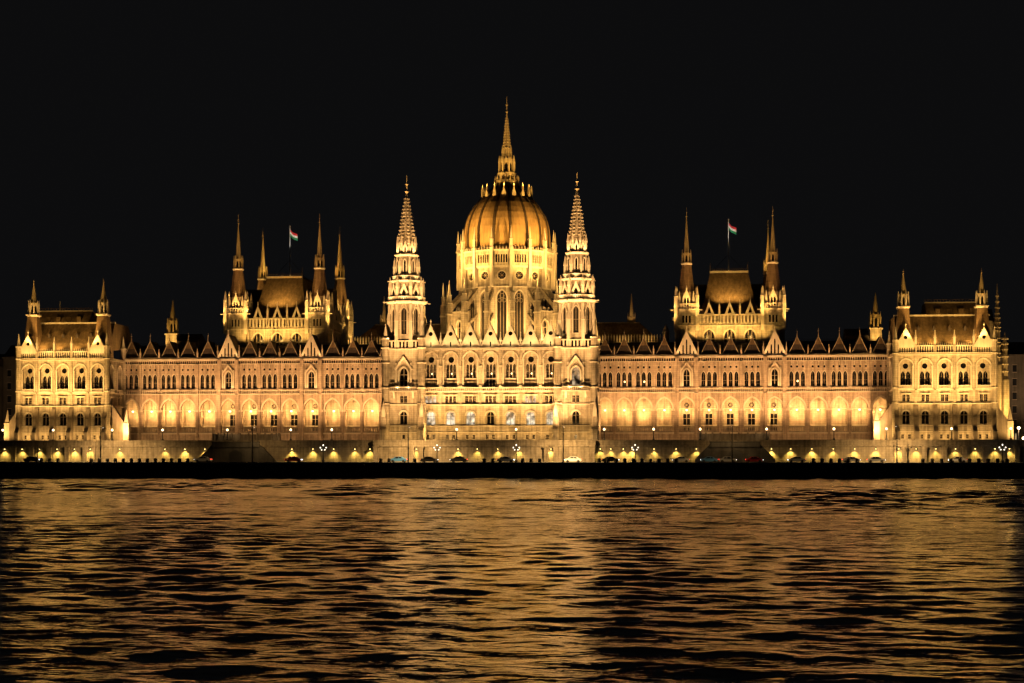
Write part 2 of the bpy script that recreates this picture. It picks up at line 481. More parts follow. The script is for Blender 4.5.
    if k not in CACHE:
        t = MB('stone_buttress'); t.posts(-AW / 2 + .02, AW / 2 - .02, 0, 1.6, 0.15, 0.4, 0.48, 0.27, 0, 0.25); t.box(-AW / 2 + .02, AW / 2 - .02, .14, .45, 0.0, .35)
        CACHE[k] = t.proto('balustrade')
    for c2, aw in balus: win('balustrade', w, fr, c2, 11.9, 0.1, CACHE[k], sx)
    # lanterns hanging in the arcade
    k = 'arclamp'
    if k not in CACHE:
        t = MB('iron', 'bulb_arcade'); t.rings(0, 0, 6, [(.05, .85), (.30, .7), (.34, .62)], m=0); t.rings(0, 0, 6, [(.2, .12), (.24, .5)], m=1); t.rings(0, 0, 6, [(.05, 0), (.27, .1)], m=0); t.box(-.03, .03, -.03, .03, .85, 4.1)
        CACHE[k] = t.proto('arcade_lantern')
    for c2, aw in balus:
        win('arcade_lantern', w, fr, c2, 17.6, 1.5, CACHE[k], sx)
        spot((sx * c2, 2.0, 17.7), (sx * c2, 4.8, 17.7), 1450 * random.uniform(.75, 1.2), (1.0, 0.56, 0.17), 165, .3, .25)
        spot((sx * c2, 1.7, 12.3), (sx * c2, 1.3, 22), 4000 * random.uniform(.75, 1.15), (1.0, 0.54, 0.16), 110, .7, .3)  # added floor uplight without a fixture, brightens the arch soffits
    # dormers
    k = 'dormer'
    if k not in CACHE:
        t = MB('roof_dark', 'stone_buttress', 'roof')
        W = 2.3; H = 4.7
        t.loc([(-W, 0, 0), (W, 0, 0), (W * .45, .5, H * .55), (-W * .45, .5, H * .55)], 0)
        t.loc([(-W * .45, .5, H * .55), (W * .45, .5, H * .55), (0, .9, H)], 2)
        t.loc([(-W, 0, 0), (0, .9, H), (0, 6.5, H), (-W, 6.5, 0)], 0)
        t.loc([(W, 0, 0), (W, 6.5, 0), (0, 6.5, H), (0, .9, H)], 0)
        for e in (-1, 1):
            P = [(-W - .08, 0), (-W + .14, 0), (0.02, H - .12), (0.02, H + .16)]
            P = [(e * -u, z) for u, z in P]
            if e > 0: P = P[::-1]
            t.plate(P, -.15, .22, 1)
        t.rings(0, .1, 4, [(.16, H), (.05, H + 1.0)], m=1); t.box(-.04, .04, .06, .14, H + 1, H + 2.2, 1); t.rings(0, .1, 6, [(.05, H + 1.3), (.2, H + 1.45), (.05, H + 1.6)], m=1)
        CACHE[k] = t.proto('dormer')
    for c, u0, u1 in zip(cs, bounds, bounds[1:]):
        if c not in gab: win('roof_gable', w, fr, (u0 + u1) / 2, 32.95, 0.3, CACHE[k], sx)
    for c, u0, u1 in zip(cs, bounds, bounds[1:]):
        if c in gab:
            c2 = (u0 + u1) / 2
            t = MB('stone_trim', 'glass', 'roof_dark', sx=sx); t.frame(0, 0, 0)
            zb, za, hw = 32.65, 39.3, 2.9
            # gable wall with five graded lancets
            def zt(u): return za - (za - zb - .25) * abs(u - c2) / hw
            edges = [-hw, -1.55, -.62, .02, .62 + .0, 1.55, hw]
            slots = [(-2.0, .9), (-1.08, 2.6), (-.36, 4.0), (.36, 4.0), (1.08, 2.6), (2.0, .9)]
            slots = [(-1.9, .95), (-.95, 2.6), (0, 4.1), (.95, 2.6), (1.9, .95)]
            ed = [-hw, -1.42, -.48, .48, 1.42, hw]
            for (su, sh), e0, e1 in zip(slots, ed, ed[1:]):
                A = c2 + e0; B = c2 + e1; uc = c2 + su
                out = arch(.36, zb + .3, zb + .3 + sh - .3, .35, 3)
                Lp = [(uc - a, z) for a, z in out]; Rp = [(uc + a, z) for a, z in out]
                ztop = min(zt(A), zt(B)) if abs(su) > .1 else zt(A)
                left = [(A, zb), (uc, zb), (uc, zb + .3)] + Lp + [(uc, zt(uc)), (A, zt(A))]
                right = [(B, zb), (uc, zb), (uc, zb + .3)] + Rp + [(uc, zt(uc)), (B, zt(B))]
                t.loc([(u, -.1, z) for u, z in left]); t.loc([(u, -.1, z) for u, z in reversed(right)])
                t.loc([(u, .25, z) for u, z in Rp + Lp[::-1]], 1)
            for e in (-1, 1):
                P = [(c2 - e * (hw + .2), zb + .2), (c2 - e * (hw - .25), zb), (c2, za - .35), (c2, za + .25)]
                if e < 0: P = P[::-1]
                t.plate(P, -.35, .3, 0)
                t.loc([(c2 + e * hw, .3, zb), (c2, .3, za), (c2, 8, za), (c2 + e * hw, 8, zb)], 2)
            t.rings(c2, 0, 4, [(.22, za), (.08, za + 1.0), (.22, za + 1.15), (.02, za + 1.7)])
            g = t.build('stone_gable', w)
            for e in (-1, 1):
                spot((sx * (c2 + e * 2.4), -1.1, 33.0), (sx * (c2 + e * 1.9), 0, 36), 120, PALE, 110, .8, .1)
                spot((sx * (c2 + e * 1.35), -1.2, 24.0), (sx * (c2 + e * .9), 0, 27.5), 150, PALE, 120, .8, .08)
    for u in bounds[1:-1]: pin(w, u, -.05, 33.0, 2.5 + (.9 if any(abs(u - g) < 4 for g in gab) else 0), .42, sx, 'stone_wing')
    # main roof behind
    r = MB('roof_dark', sx=sx); r.frame(0, 0, 0)
    r.prismx([(1.2, 32.6), (6.5, 36.8), (12, 36.8), (17.5, 32.6)], X0, X1)
    r.posts(X0 + .1, X1 - .1, 36.8, 37.2, 6.6, 6.7, 1.0, .08, 0, .08)
    r.build('roof', w)
    return w, bounds
WINGS = {sx: wing(sx) for sx in (1, -1)}

# ---------------------------------------------------------------- central block
def facade_bay(b, W, fr, u0, u1, c, kind, sx):
    """one bay of the central block or an end pavilion, from the terrace up to the gallery string (z 32); returns nothing, adds windows to W"""
    centre = kind == 'centre'
    # plinth with small windows
    b.rect(u0, u1, GZ, 9.9)
    es = [u0, c, u1]
    for i, uc in enumerate((c - .85, c + .85)):
        b.cell(es[i], es[i + 1], 9.9, 11.6, uc, rect_out(.62, 10.0, 11.1), .4)
    W.append(('cellar_window', c, 10.0, .35, 'cellar'))
    b.box(u0, u1, -.3 if centre else -.12, -.003, 11.7, 11.9, 1)
    b.rect(u0, u1, 11.6, 13.5)
    b.box(u0, u1, -.35 if centre else -.1, -.003, 13.35, 13.55, 1)
    # arched window under a hood
    w = 2.35 if centre else 1.95
    b.rect(u0, u1, 13.5, 13.75)
    o = arch(w, 13.8, 16.2, 1.0)
    b.cell(u0, u1, 13.75, 19.0, c, o, .45)
    b.band(c, w, 16.2, 16.2, 1.0, .36, .22, 1)
    W.append(('arched_window', c, 13.8, .4, 'lit' if centre and abs(c) > 1 else 'twin'))
    b.box(u0, u1, -.55, -.003, 18.95, 19.2, 1)
    # row of square-headed windows
    b.rect(u0, u1, 19.0, 19.5)
    n = 3 if centre else 2
    pw = .72 if centre else .78; pp = 1.05
    ed = [u0] + [c + (i - n / 2) * pp for i in range(1, n)] + [u1]
    for i in range(n):
        uc = c + (i - (n - 1) / 2) * pp
        b.cell(ed[i], ed[i + 1], 19.5, 21.9, uc, rect_out(pw, 19.65, 21.4), .4)
    b.box(c - n * pp / 2 - .3, c + n * pp / 2 + .3, -.4, -.003, 21.6, 21.8, 1)
    W.append(('square_window', c, 19.65, .36, ('sq3lit' if random.random() < .55 else 'sq3') if centre else 'sq2'))
    b.rect(u0, u1, 21.9, 22.8)
    # balcony
    if centre:
        b.box(u0, u1, -.7, -.003, 22.55, 22.85, 1)
        b.posts(u0 + .05, u1 - .05, 22.85, 23.75, -.66, -.5, .5, .2, 1)
    else:
        b.box(u0, u1, -.3, -.003, 22.6, 22.9, 1)
        b.box(c - 1.5, c + 1.5, -.5, -.3, 22.85, 23.1, 1); b.posts(c - 1.5, c + 1.5, 23.1, 23.8, -.48, -.36, .4, .17, 1)
    # great blind arch, its wall set back with lancets and a rose
    hw = 1.95 if centre else 1.75
    za = 33.3 if centre else 30.7
    zs = za - hw * 1.12 - .15
    ztop = 33.9 if centre else 31.9
    b.cell(u0, u1, 22.8, ztop, c, arch(hw * 2, 22.8, zs, hw * 1.12, 8), 1.0)
    b.band(c, hw * 2, zs, zs, hw * 1.12, .3, .2, 1, n=8)
    for e in (-1, 1):
        b.box(c + e * (hw - .0) - .16, c + e * hw + .16, -.18, -.004, 22.9, zs + .1, 1)
        b.box(c + e * hw - .26, c + e * hw + .26, -.26, -.005, zs - .2, zs + .2, 1)
    D = 1.0
    lz = 26.2 if centre else 23.9
    nl = 3 if centre else 2
    lw = .68 if centre else 1.12; lp = .9 if centre else 1.32
    lh = 30.0 if centre else 27.5
    b.rect(c - hw - .1, c + hw + .1, 22.8, lz, d=D)
    ed = [c - hw - .1] + [c + (i - nl / 2) * lp for i in range(1, nl)] + [c + hw + .1]
    zr = lh + .15
    for i in range(nl):
        uc = c + (i - (nl - 1) / 2) * lp
        b.cell(ed[i], ed[i + 1], lz, zr, uc, arch(lw, lz + .05, lh - lw * .9, lw * .9, 4), .4, d=D)
    rr = .82 if centre else .74
    rz = 31.15 if centre else 28.85
    b.cell(c - hw - .1, c + hw + .1, zr, za + .2, c, circ(rr, rz, 8), .4, d=D)
    b.box(c - 1.5, c + 1.5, D - .25, D - .003, lz - .35, lz, 1)
    W.append(('lancet_window', c, lz + .05, D + .36, 'trip' if centre else 'pair'))
    W.append(('rose_window', c, rz - rr, D + .36, 'rose%.2f' % rr))
    b.box(u0, u1, -.5, -.003, ztop - .3, ztop - .02, 1)

def bay_window_mesh(key):
    if key == 'cellar':
        if key not in CACHE:
            t = MB('frame', 'glass')
            for q in (-.85, .85):
                t.rect(q - .31, q + .31, 0, 1.1, 1); t.box(q - .04, q + .04, -.08, -.01, 0, 1.1); t.box(q - .31, q + .31, -.08, -.012, .5, .57)
            CACHE[key] = t.proto('cellar_window')
        return CACHE[key]
    if key in ('sq2', 'sq3', 'sq3lit'):
        if key not in CACHE:
            n = 2 if key == 'sq2' else 3; pw = .78 if n == 2 else .72
            t = MB('frame', 'lit_white' if key == 'sq3lit' else 'glass')
            for i in range(n):
                q = (i - (n - 1) / 2) * 1.05
                t.rect(q - pw / 2, q + pw / 2, 0, 1.75, 1); t.box(q - .035, q + .035, -.08, -.01, 0, 1.75); t.box(q - pw / 2, q + pw / 2, -.08, -.012, 1.1, 1.17)
            CACHE[key] = t.proto('square_window')
        return CACHE[key]
    if key == 'lit': return window_mesh('arch235', arch(2.35, 0, 2.4, 1.0), 2.35, 3.4, 1, (0.66,), glass='lit_white', fw=.08)
    if key == 'twin': return window_mesh('arch195', arch(1.95, 0, 2.4, 1.0), 1.95, 3.4, 1, (0.68,), fw=.10)
    if key in ('trip', 'pair'):
        if key not in CACHE:
            n, lw, lp, h = (3, .68, .9, 3.8) if key == 'trip' else (2, 1.12, 1.32, 3.6)
            t = MB('frame', 'glass', 'bulb_warm')
            for i in range(n):
                q = (i - (n - 1) / 2) * lp
                o = arch(lw, 0, h - .05 - lw * .9, lw * .9, 4)
                t.loc([(q - a, 0, z) for a, z in o][::-1] + [(q + a, 0, z) for a, z in o[:-1]], 1)
                t.box(q - lw / 2, q + lw / 2, -.09, -.012, h * .45, h * .45 + .05); t.box(q - .02, q + .02, -.09, -.01, 0, h - .3)
            if n == 3: t.rings(.18, -.06, 8, [(.05, .95), (.2, 1.05), (.22, 1.2), (.1, 1.4)], m=2)
            CACHE[key] = t.proto('lancet_window')
        return CACHE[key]
    if key.startswith('rose'):
        r = float(key[4:]); return window_mesh(key, circ(r, r), 2 * r, 2 * r, mull=0, fw=.05)

def stone_gable(parent, sx, ox, oy, zb, za, hw, rose_z, rr, mat='stone_trim', slots=True, name='stone_gable'):
    t = MB(mat, 'glass', 'roof_dark', sx=sx); t.frame(ox, oy, 0)
    out = circ(rr, rose_z, 6)
    Lp = [(-a, z) for a, z in out]; Rp = [(a, z) for a, z in out]
    s0 = arch(.42, zb + .25, zb + 1.2, .4, 3) if slots else None
    lo = [(-hw, zb)]; ro = [(hw, zb)]
    mid = []
    if slots:
        lo += [(0, zb), (0, zb + .25)] + [(-a, z) for a, z in s0]; ro += [(0, zb), (0, zb + .25)] + [(a, z) for a, z in s0]
    else:
        lo += [(0, zb)]; ro += [(0, zb)]
    left = lo + [(-a, z) for a, z in out] + [(0, za)]
    right = ro + [(a, z) for a, z in out] + [(0, za)]
    t.loc([(u, 0, z) for u, z in left]); t.loc([(u, 0, z) for u, z in reversed(right)])
    t.loc([(u, .35, z) for u, z in (Rp + Lp[::-1])], 1)
    for pts in (Lp, Rp):
        for p, q in zip(pts, pts[1:]): t.loc([(p[0], 0, p[1]), (p[0], .35, p[1]), (q[0], .35, q[1]), (q[0], 0, q[1])])
    if slots: t.loc([(-.21, .35, zb + .2), (.21, .35, zb + .2), (.21, .35, zb + 1.7), (-.21, .35, zb + 1.7)], 1)
    t.loc([(-hw, .6, zb), (0, .6, za), (hw, .6, zb)])
    for e in (-1, 1):
        P = [(-e * (hw + .18), zb), (-e * (hw - .22), zb), (0, za - .4), (0, za + .2)]
        if e < 0: P = P[::-1]
        t.plate(P, -.22, .62, 0)
        for i in range(1, 6):
            f = i / 6; uu = -e * hw * (1 - f); zz = zb + (za - zb) * f + .12
            t.box(uu - .11, uu + .11, -.1, .3, zz, zz + .28)
        t.loc([(e * hw, .62, zb), (0, .62, za), (0, 4, za), (e * hw, 4, zb)], 2)
    t.rings(0, .2, 4, [(.18, za), (.08, za + .8), (.22, za + .95), (.02, za + 1.5)])
    return t.build(name, parent)

def central_block():
    oy = -14.0
    b = MB('stone', 'stone_trim', 'glass'); b.frame(0, oy, 0); fr = (0, oy, 0)
    W = []
    P = 5.35
    for i in range(-3, 4):
        u0, u1 = i * P - P / 2, i * P + P / 2
        if i == -3: u0 = -18.6
        if i == 3: u1 = 18.6
        facade_bay(b, W, fr, u0, u1, i * P, 'centre', 1)
        # open parapet between gables
        b.posts(u0, u1, 34.3, 36.2, -.05, .25, .6, .2, 1); b.box(u0, u1, .27, .3, 34.3, 36.0, 2)  # thin dark panel paints the shade behind the parapet posts
    for i in range(-3, 3):
        u = (i + .5) * P
        b.box(u - .3, u + .3, -.45, -.004, 19.2, 34.0, 0)
        b.box(u - .42, u + .42, -.6, -.005, 29.1, 29.5, 1)
        b.box(u - .36, u + .36, -.7, -.006, 23.85, 24.2, 1)
    b.box(-18.6, 18.6, -.5, .5, 33.9, 34.3, 1)
    b.box(-18.6, 18.6, 1.45, 26, GZ, 34.2, 0)
    c = b.build('central_block', parl)
    for nm, u, z, d, key in W: win(nm, c, fr, u, z, d, bay_window_mesh(key))
    for i in range(-3, 4): stone_gable(c, 1, i * P, oy - .12, 34.32, 40.4, 2.55, 38.0, .58)
    for i in range(-4, 4):
        u = (i + .5) * P
        if abs(u) < 18.5: pin(c, u, oy + .05, 34.3, 4.2, .5)
    # centre balcony door below the middle lancet
    d = MB('frame', 'glass'); d.frame(0, oy, 0); d.rect(-1.25, 1.25, 23.0, 25.8, 1, d=.62)
    for q in (-1.25, -.42, .42, 1.25): d.box(q - .06, q + .06, .52, .615, 23, 25.8, 0)
    d.build('balcony_door', c)
    return c
CENTRE = central_block()

# ---------------------------------------------------------------- spires (shared builder)
def crocket_spire(b, cu, cd, r0, z0, r1, z1, rows, n=8, m=0, size=.16):
    b.rings(cu, cd, n, [(r0, z0), (r1, z1)], 0, m)
    for j in range(1, rows):
        f = j / rows; z = z0 + (z1 - z0) * f; r = (r0 + (r1 - r0) * f) / cos(pi / n)
        s = size * (1.15 - .6 * f)
        for i in range(n):
            a = 2 * pi * (i + .5) / n
            x, y = cu + cos(a) * (r + s * .5), cd + sin(a) * (r + s * .5)
            b.rings(x, y, 4, [(s * .5, z - s * .8), (s, z), (s * .35, z + s * 1.1)], a, m)
    # string rings
    for j in range(rows):
        f = (j + .5) / rows; z = z0 + (z1 - z0) * f; r = r0 + (r1 - r0) * f
        b.rings(cu, cd, n, [(r + .02, z - .06), (r + .07, z), (r + .01, z + .06)], 0, m, cap=False)
def finial(b, cu, cd, z0, z1, r, m=0):
    h = z1 - z0
    b.rings(cu, cd, 8, [(r, z0), (r * .5, z0 + h * .12), (r * 1.6, z0 + h * .2), (r * .5, z0 + h * .28), (r * .45, z0 + h * .5), (r * 1.2, z0 + h * .56), (r * .35, z0 + h * .62), (r * .2, z1)], 0, m)

def spired_tower(sx):
    cx, cy = 22.9, -12.0
    b = MB('stone', 'stone_trim', 'glass', sx=sx)
    W = []
    H = 4.75
    # front and side faces of the square shaft
    for a, full in ((0, True), (pi / 2, False), (-pi / 2, False), (pi, False)):
        ox, oy = cx + H * sin(a), cy - H * cos(a)
        b.frame(ox, oy, a)
        if not full and abs(a) > 2: b.rect(-H, H, 30, 34.3); continue
        b.rect(-H, H, GZ, 9.9)
        b.cell(-H, H, 9.9, 11.6, 0, rect_out(.7, 10.0, 11.1), .3, 0, 2)
        b.rect(-H, H, 11.6, 13.8)
        for z in (11.6, 13.3, 18.95): b.box(-H, H, -.25, -.003, z, z + .3, 1)
        o = arch(1.9, 13.9, 16.3, 1.0)
        b.cell(-H, H, 13.8, 19.0, 0, o, .5); b.band(0, 1.9, 16.3, 16.3, 1.0, .4, .25, 1)
        W.append(('arched_window', (ox, oy, a), 0, 13.9, .45, bay_window_mesh('twin') if False else window_mesh('tw19', shift(o, 13.9), 1.9, 3.4, 1, (0.68,), fw=.10)))
        b.rect(-H, H, 19.0, 19.5)
        for i, uc in enumerate((-.52, .52)):
            b.cell(*((-H, 0) if i == 0 else (0, H)), 19.5, 22.4, uc, rect_out(.78, 19.65, 21.4), .4)
        W.append(('square_window', (ox, oy, a), 0, 19.65, .36, bay_window_mesh('sq2')))
        # balcony and great window
        b.rect(-H, H, 22.4, 23.6)
        b.box(-3.6, 3.6, -1.2, -.003, 22.5, 22.8, 1); b.posts(-3.5, 3.5, 22.8, 23.8, -1.15, -.95, .5, .2, 1)
        for q in (-2.6, 2.6): b.prismx([(-1.0, 22.5), (-.003, 22.5), (-.003, 20.8)], q - .25, q + .25, 1)
        o = arch(2.2, 24.0, 27.4, 1.5)
        b.cell(-H, H, 23.6, 30.6, 0, o, .7); b.band(0, 2.2, 24.0, 27.4, 1.5, .38, .35, 1)
        W.append(('arched_window', (ox, oy, a), 0, 24.0, .62, window_mesh('tower_win', shift(o, 24.0), 2.2, 4.9, 1, (0.3, 0.62), glass='lit_warm' if sx > 0 else 'glass', fw=.12)))
        for e in (-1, 1):
            P = [(e * .02, 32.0), (e * .02, 31.3), (e * 2.2, 28.2), (e * 2.4, 28.6)]
            b.plate(P[::(1 if e < 0 else -1)], -.75, -.003, 1)
            b.box(e * 2.0 - .2, e * 2.0 + .2, -.5, -.004, 23.8, 30.2, 1)
        b.rect(-H, H, 30.6, 34.3)
        b.box(-H, H, -.3, -.003, 33.6, 34.0, 1)
    b.frame(cx, cy, 0)
    b.box(-H, H, -H, H, 33.9, 34.3, 1)
    # corner turrets
    for ex in (-1, 1):
        for ey in (-1, 1):
            px, py = ex * (H + .1), ey * (H + .1)
            b.rings(px, py, 8, [(1.15, GZ), (1.15, 18.6), (.9, 19.6), (.9, 36.4)], 0, 0)
            for z in (13.4, 19.2, 23.4, 30.0, 34.0): b.rings(px, py, 8, [(1.08, z), (1.2, z + .2), (1.02, z + .45)], 0, 1)
            b.rings(px, py, 8, [(1.05, 36.4), (1.05, 36.8), (.6, 36.9), (.06, 40.6)], 0, 1)
    # front buttresses at the foot
    for ex in (-1, 1):
        b.prismx([(-H - 3.2, GZ), (-H, GZ), (-H, 19.2), (-H - .6, 18.8), (-H - 2.0, 15.6), (-H - 2.1, 13.2), (-H - 3.1, 12.4)], ex * (H + .35) - .75, ex * (H + .35) + .75, 0)
        b.rings(ex * (H + .35), -H - 1.6, 4, [(.5, 15.8), (.5, 17.6), (.02, 20.2)], 0, 1)
    # gallery
    for k in range(4):
        b.frame(cx, cy, k * pi / 2); b.posts(-H + .6, H - .6, 34.3, 36.2, -H, -H + .35, .95, .42, 1, .3); b.box(-H + .6, H - .6, -H + .37, -H + .4, 34.3, 35.9, 2)  # dark panel behind the posts stands for shade in the gallery
    b.frame(cx, cy, 0)
    # octagon stages with lancets
    def octo(r0, z0, r1, z1, win_w, wz0, wz1, glass=True):
        for k in range(8):
            a = k * pi / 4
            half = r0 * math.tan(pi / 8)
            b.frame(cx + r0 * sin(a), cy - r0 * cos(a), a)
            if win_w:
                o = arch(win_w, wz0, wz1 - win_w * .9, win_w * .9, 4)
                b.cell(-half, half, z0, z1, 0, o, .4, 0)
                b.band(0, win_w, wz0, wz1 - win_w * .9, win_w * .9, .22, .16, 1, n=4)
                if k in (0, 1, 7, 2, 6):
                    W.append(('lancet_window', b.F, 0, wz0, .36, window_mesh('oct%.2f%.1f' % (win_w, wz1 - wz0), shift(o, wz0), win_w, wz1 - wz0, 1, (.5,), glass='glass_grey', fw=.08)))
            else:
                b.rect(-half, half, z0, z1)
            # edge shaft
            ang = a + pi / 8; rr = r0 / cos(pi / 8)
            b.frame(cx, cy, 0)
            b.rings(rr * sin(ang), -rr * cos(ang), 6, [(.34, z0), (.34, z1 - .4)], 0, 1)
        b.frame(cx, cy, 0)
    octo(4.35, 34.3, 4.35, 46.2, 1.5, 37.9, 45.0)
    # gablets over the lancets, small flying shafts
    for k in range(8):
        a = k * pi / 4
        b.frame(cx + 4.35 * sin(a), cy - 4.35 * cos(a), a)
        for e in (-1, 1):
            P = [(e * .02, 46.9), (e * .02, 46.3), (e * 1.15, 43.4), (e * 1.35, 43.6)]
            b.plate(P[::(1 if e < 0 else -1)], -.3, -.003, 1)
    b.frame(cx, cy, 0)
    for k in range(8):
        a = (k + .5) * pi / 4; r = 5.0
        b.rings(r * sin(a), -r * cos(a), 4, [(.42, 36.2), (.42, 41.2), (.5, 41.3), (.03, 44.4)], 0, 1)
    # ledge with gargoyles, balustrade
    b.rings(0, 0, 8, [(4.5, 46.0), (5.1, 46.4), (5.15, 46.7), (4.2, 46.75)], 0, 1)
    for k in range(8):
        a = (k + .5) * pi / 4
        b.frame(cx, cy, a); b.box(-.12, .12, -6.5, -5.0, 46.35, 46.65, 1)
        b.frame(cx, cy, k * pi / 4); b.posts(-1.9, 1.9, 46.75, 48.0, -4.75, -4.55, .5, .2, 1)
    b.frame(cx, cy, 0)
    b.rings(0, 0, 8, [(3.75, 46.7), (3.6, 52.0)], 0, 0)
    for k in range(8):
        a = k * pi / 4
        b.frame(cx + 3.75 * sin(a), cy - 3.75 * cos(a), a)
        b.plate([(-1.1, 46.8), (1.1, 46.8), (1.1, 49.0), (0, 51.6), (-1.1, 49.0)], -.55, .2, 1)
        b.loc([(-.5, -.56, 47.2), (.5, -.56, 47.2), (.5, -.56, 49.0), (0, -.56, 49.9), (-.5, -.56, 49.0)], 2)
        b.frame(cx, cy, a + pi / 8)
        b.rings(0, -4.55, 4, [(.36, 46.8), (.36, 50.3), (.44, 50.4), (.03, 53.4)], 0, 1)
    b.frame(cx, cy, 0)
    b.rings(0, 0, 8, [(3.6, 51.8), (4.2, 52.1), (4.25, 52.35), (3.4, 52.4)], 0, 1)
    for k in range(8):
        b.frame(cx, cy, (k + .5) * pi / 4); b.box(-.1, .1, -5.2, -4.1, 52.05, 52.3, 1)
        b.frame(cx, cy, k * pi / 4); b.posts(-1.45, 1.45, 52.4, 53.6, -3.65, -3.5, .45, .18, 1)
    b.frame(cx, cy, 0)
    b.rings(0, 0, 8, [(2.95, 52.4), (2.6, 59.0)], 0, 0)
    for k in range(8):
        a = k * pi / 4
        b.frame(cx + 2.75 * sin(a), cy - 2.75 * cos(a), a)
        b.loc([(-.28, -.14, 54.3), (.28, -.14, 54.3), (.28, -.14, 57.2), (0, -.14, 57.9), (-.28, -.14, 57.2)], 2)
        b.band(0, .56, 54.3, 57.2, .7, .2, .3, 1, n=3)
        b.frame(cx, cy, a + pi / 8)
        b.rings(0, -3.35, 4, [(.28, 52.6), (.28, 55.8), (.36, 55.9), (.03, 58.6)], 0, 1)
        b.prismx([(-3.2, 55.2), (-3.2, 55.8), (-2.7, 57.6), (-2.7, 56.9)], -.1, .1, 1)
    b.frame(cx, cy, 0)
    b.rings(0, 0, 8, [(2.6, 58.8), (3.1, 59.1), (3.15, 59.35), (2.3, 59.4)], 0, 1)
    b.rings(0, 0, 8, [(2.05, 59.3), (2.0, 63.2)], 0, 0)
    for k in range(8):
        a = k * pi / 4
        b.frame(cx + 2.05 * sin(a), cy - 2.05 * cos(a), a)
        b.plate([(-.6, 59.4), (.6, 59.4), (.6, 61.2), (0, 63.0), (-.6, 61.2)], -.35, .1, 1)
        b.loc([(-.26, -.36, 59.7), (.26, -.36, 59.7), (.26, -.36, 60.9), (0, -.36, 61.5), (-.26, -.36, 60.9)], 2)
        b.frame(cx, cy, a + pi / 8)
        b.rings(0, -2.55, 4, [(.22, 59.4), (.22, 62.2), (.28, 62.3), (.03, 64.6)], 0, 1)
    t = b.build('spired_tower', parl)
    t['label'] = 'tall pale openwork river tower at the ' + ('left' if sx < 0 else 'right') + ' corner of the dome block'
    for nm, fr, u, z, d, me in W: win(nm, t, fr, u, z, d, me, sx)
    s = MB('stone', 'gold', sx=sx); s.frame(cx, cy, 0)
    crocket_spire(s, 0, 0, 1.95, 63.1, .36, 75.4, 13, size=.32)
    finial(s, 0, 0, 75.3, 80.8, .34, 1)
    s.build('spire', t)
    return t
TOWERS = {sx: spired_tower(sx) for sx in (1, -1)}

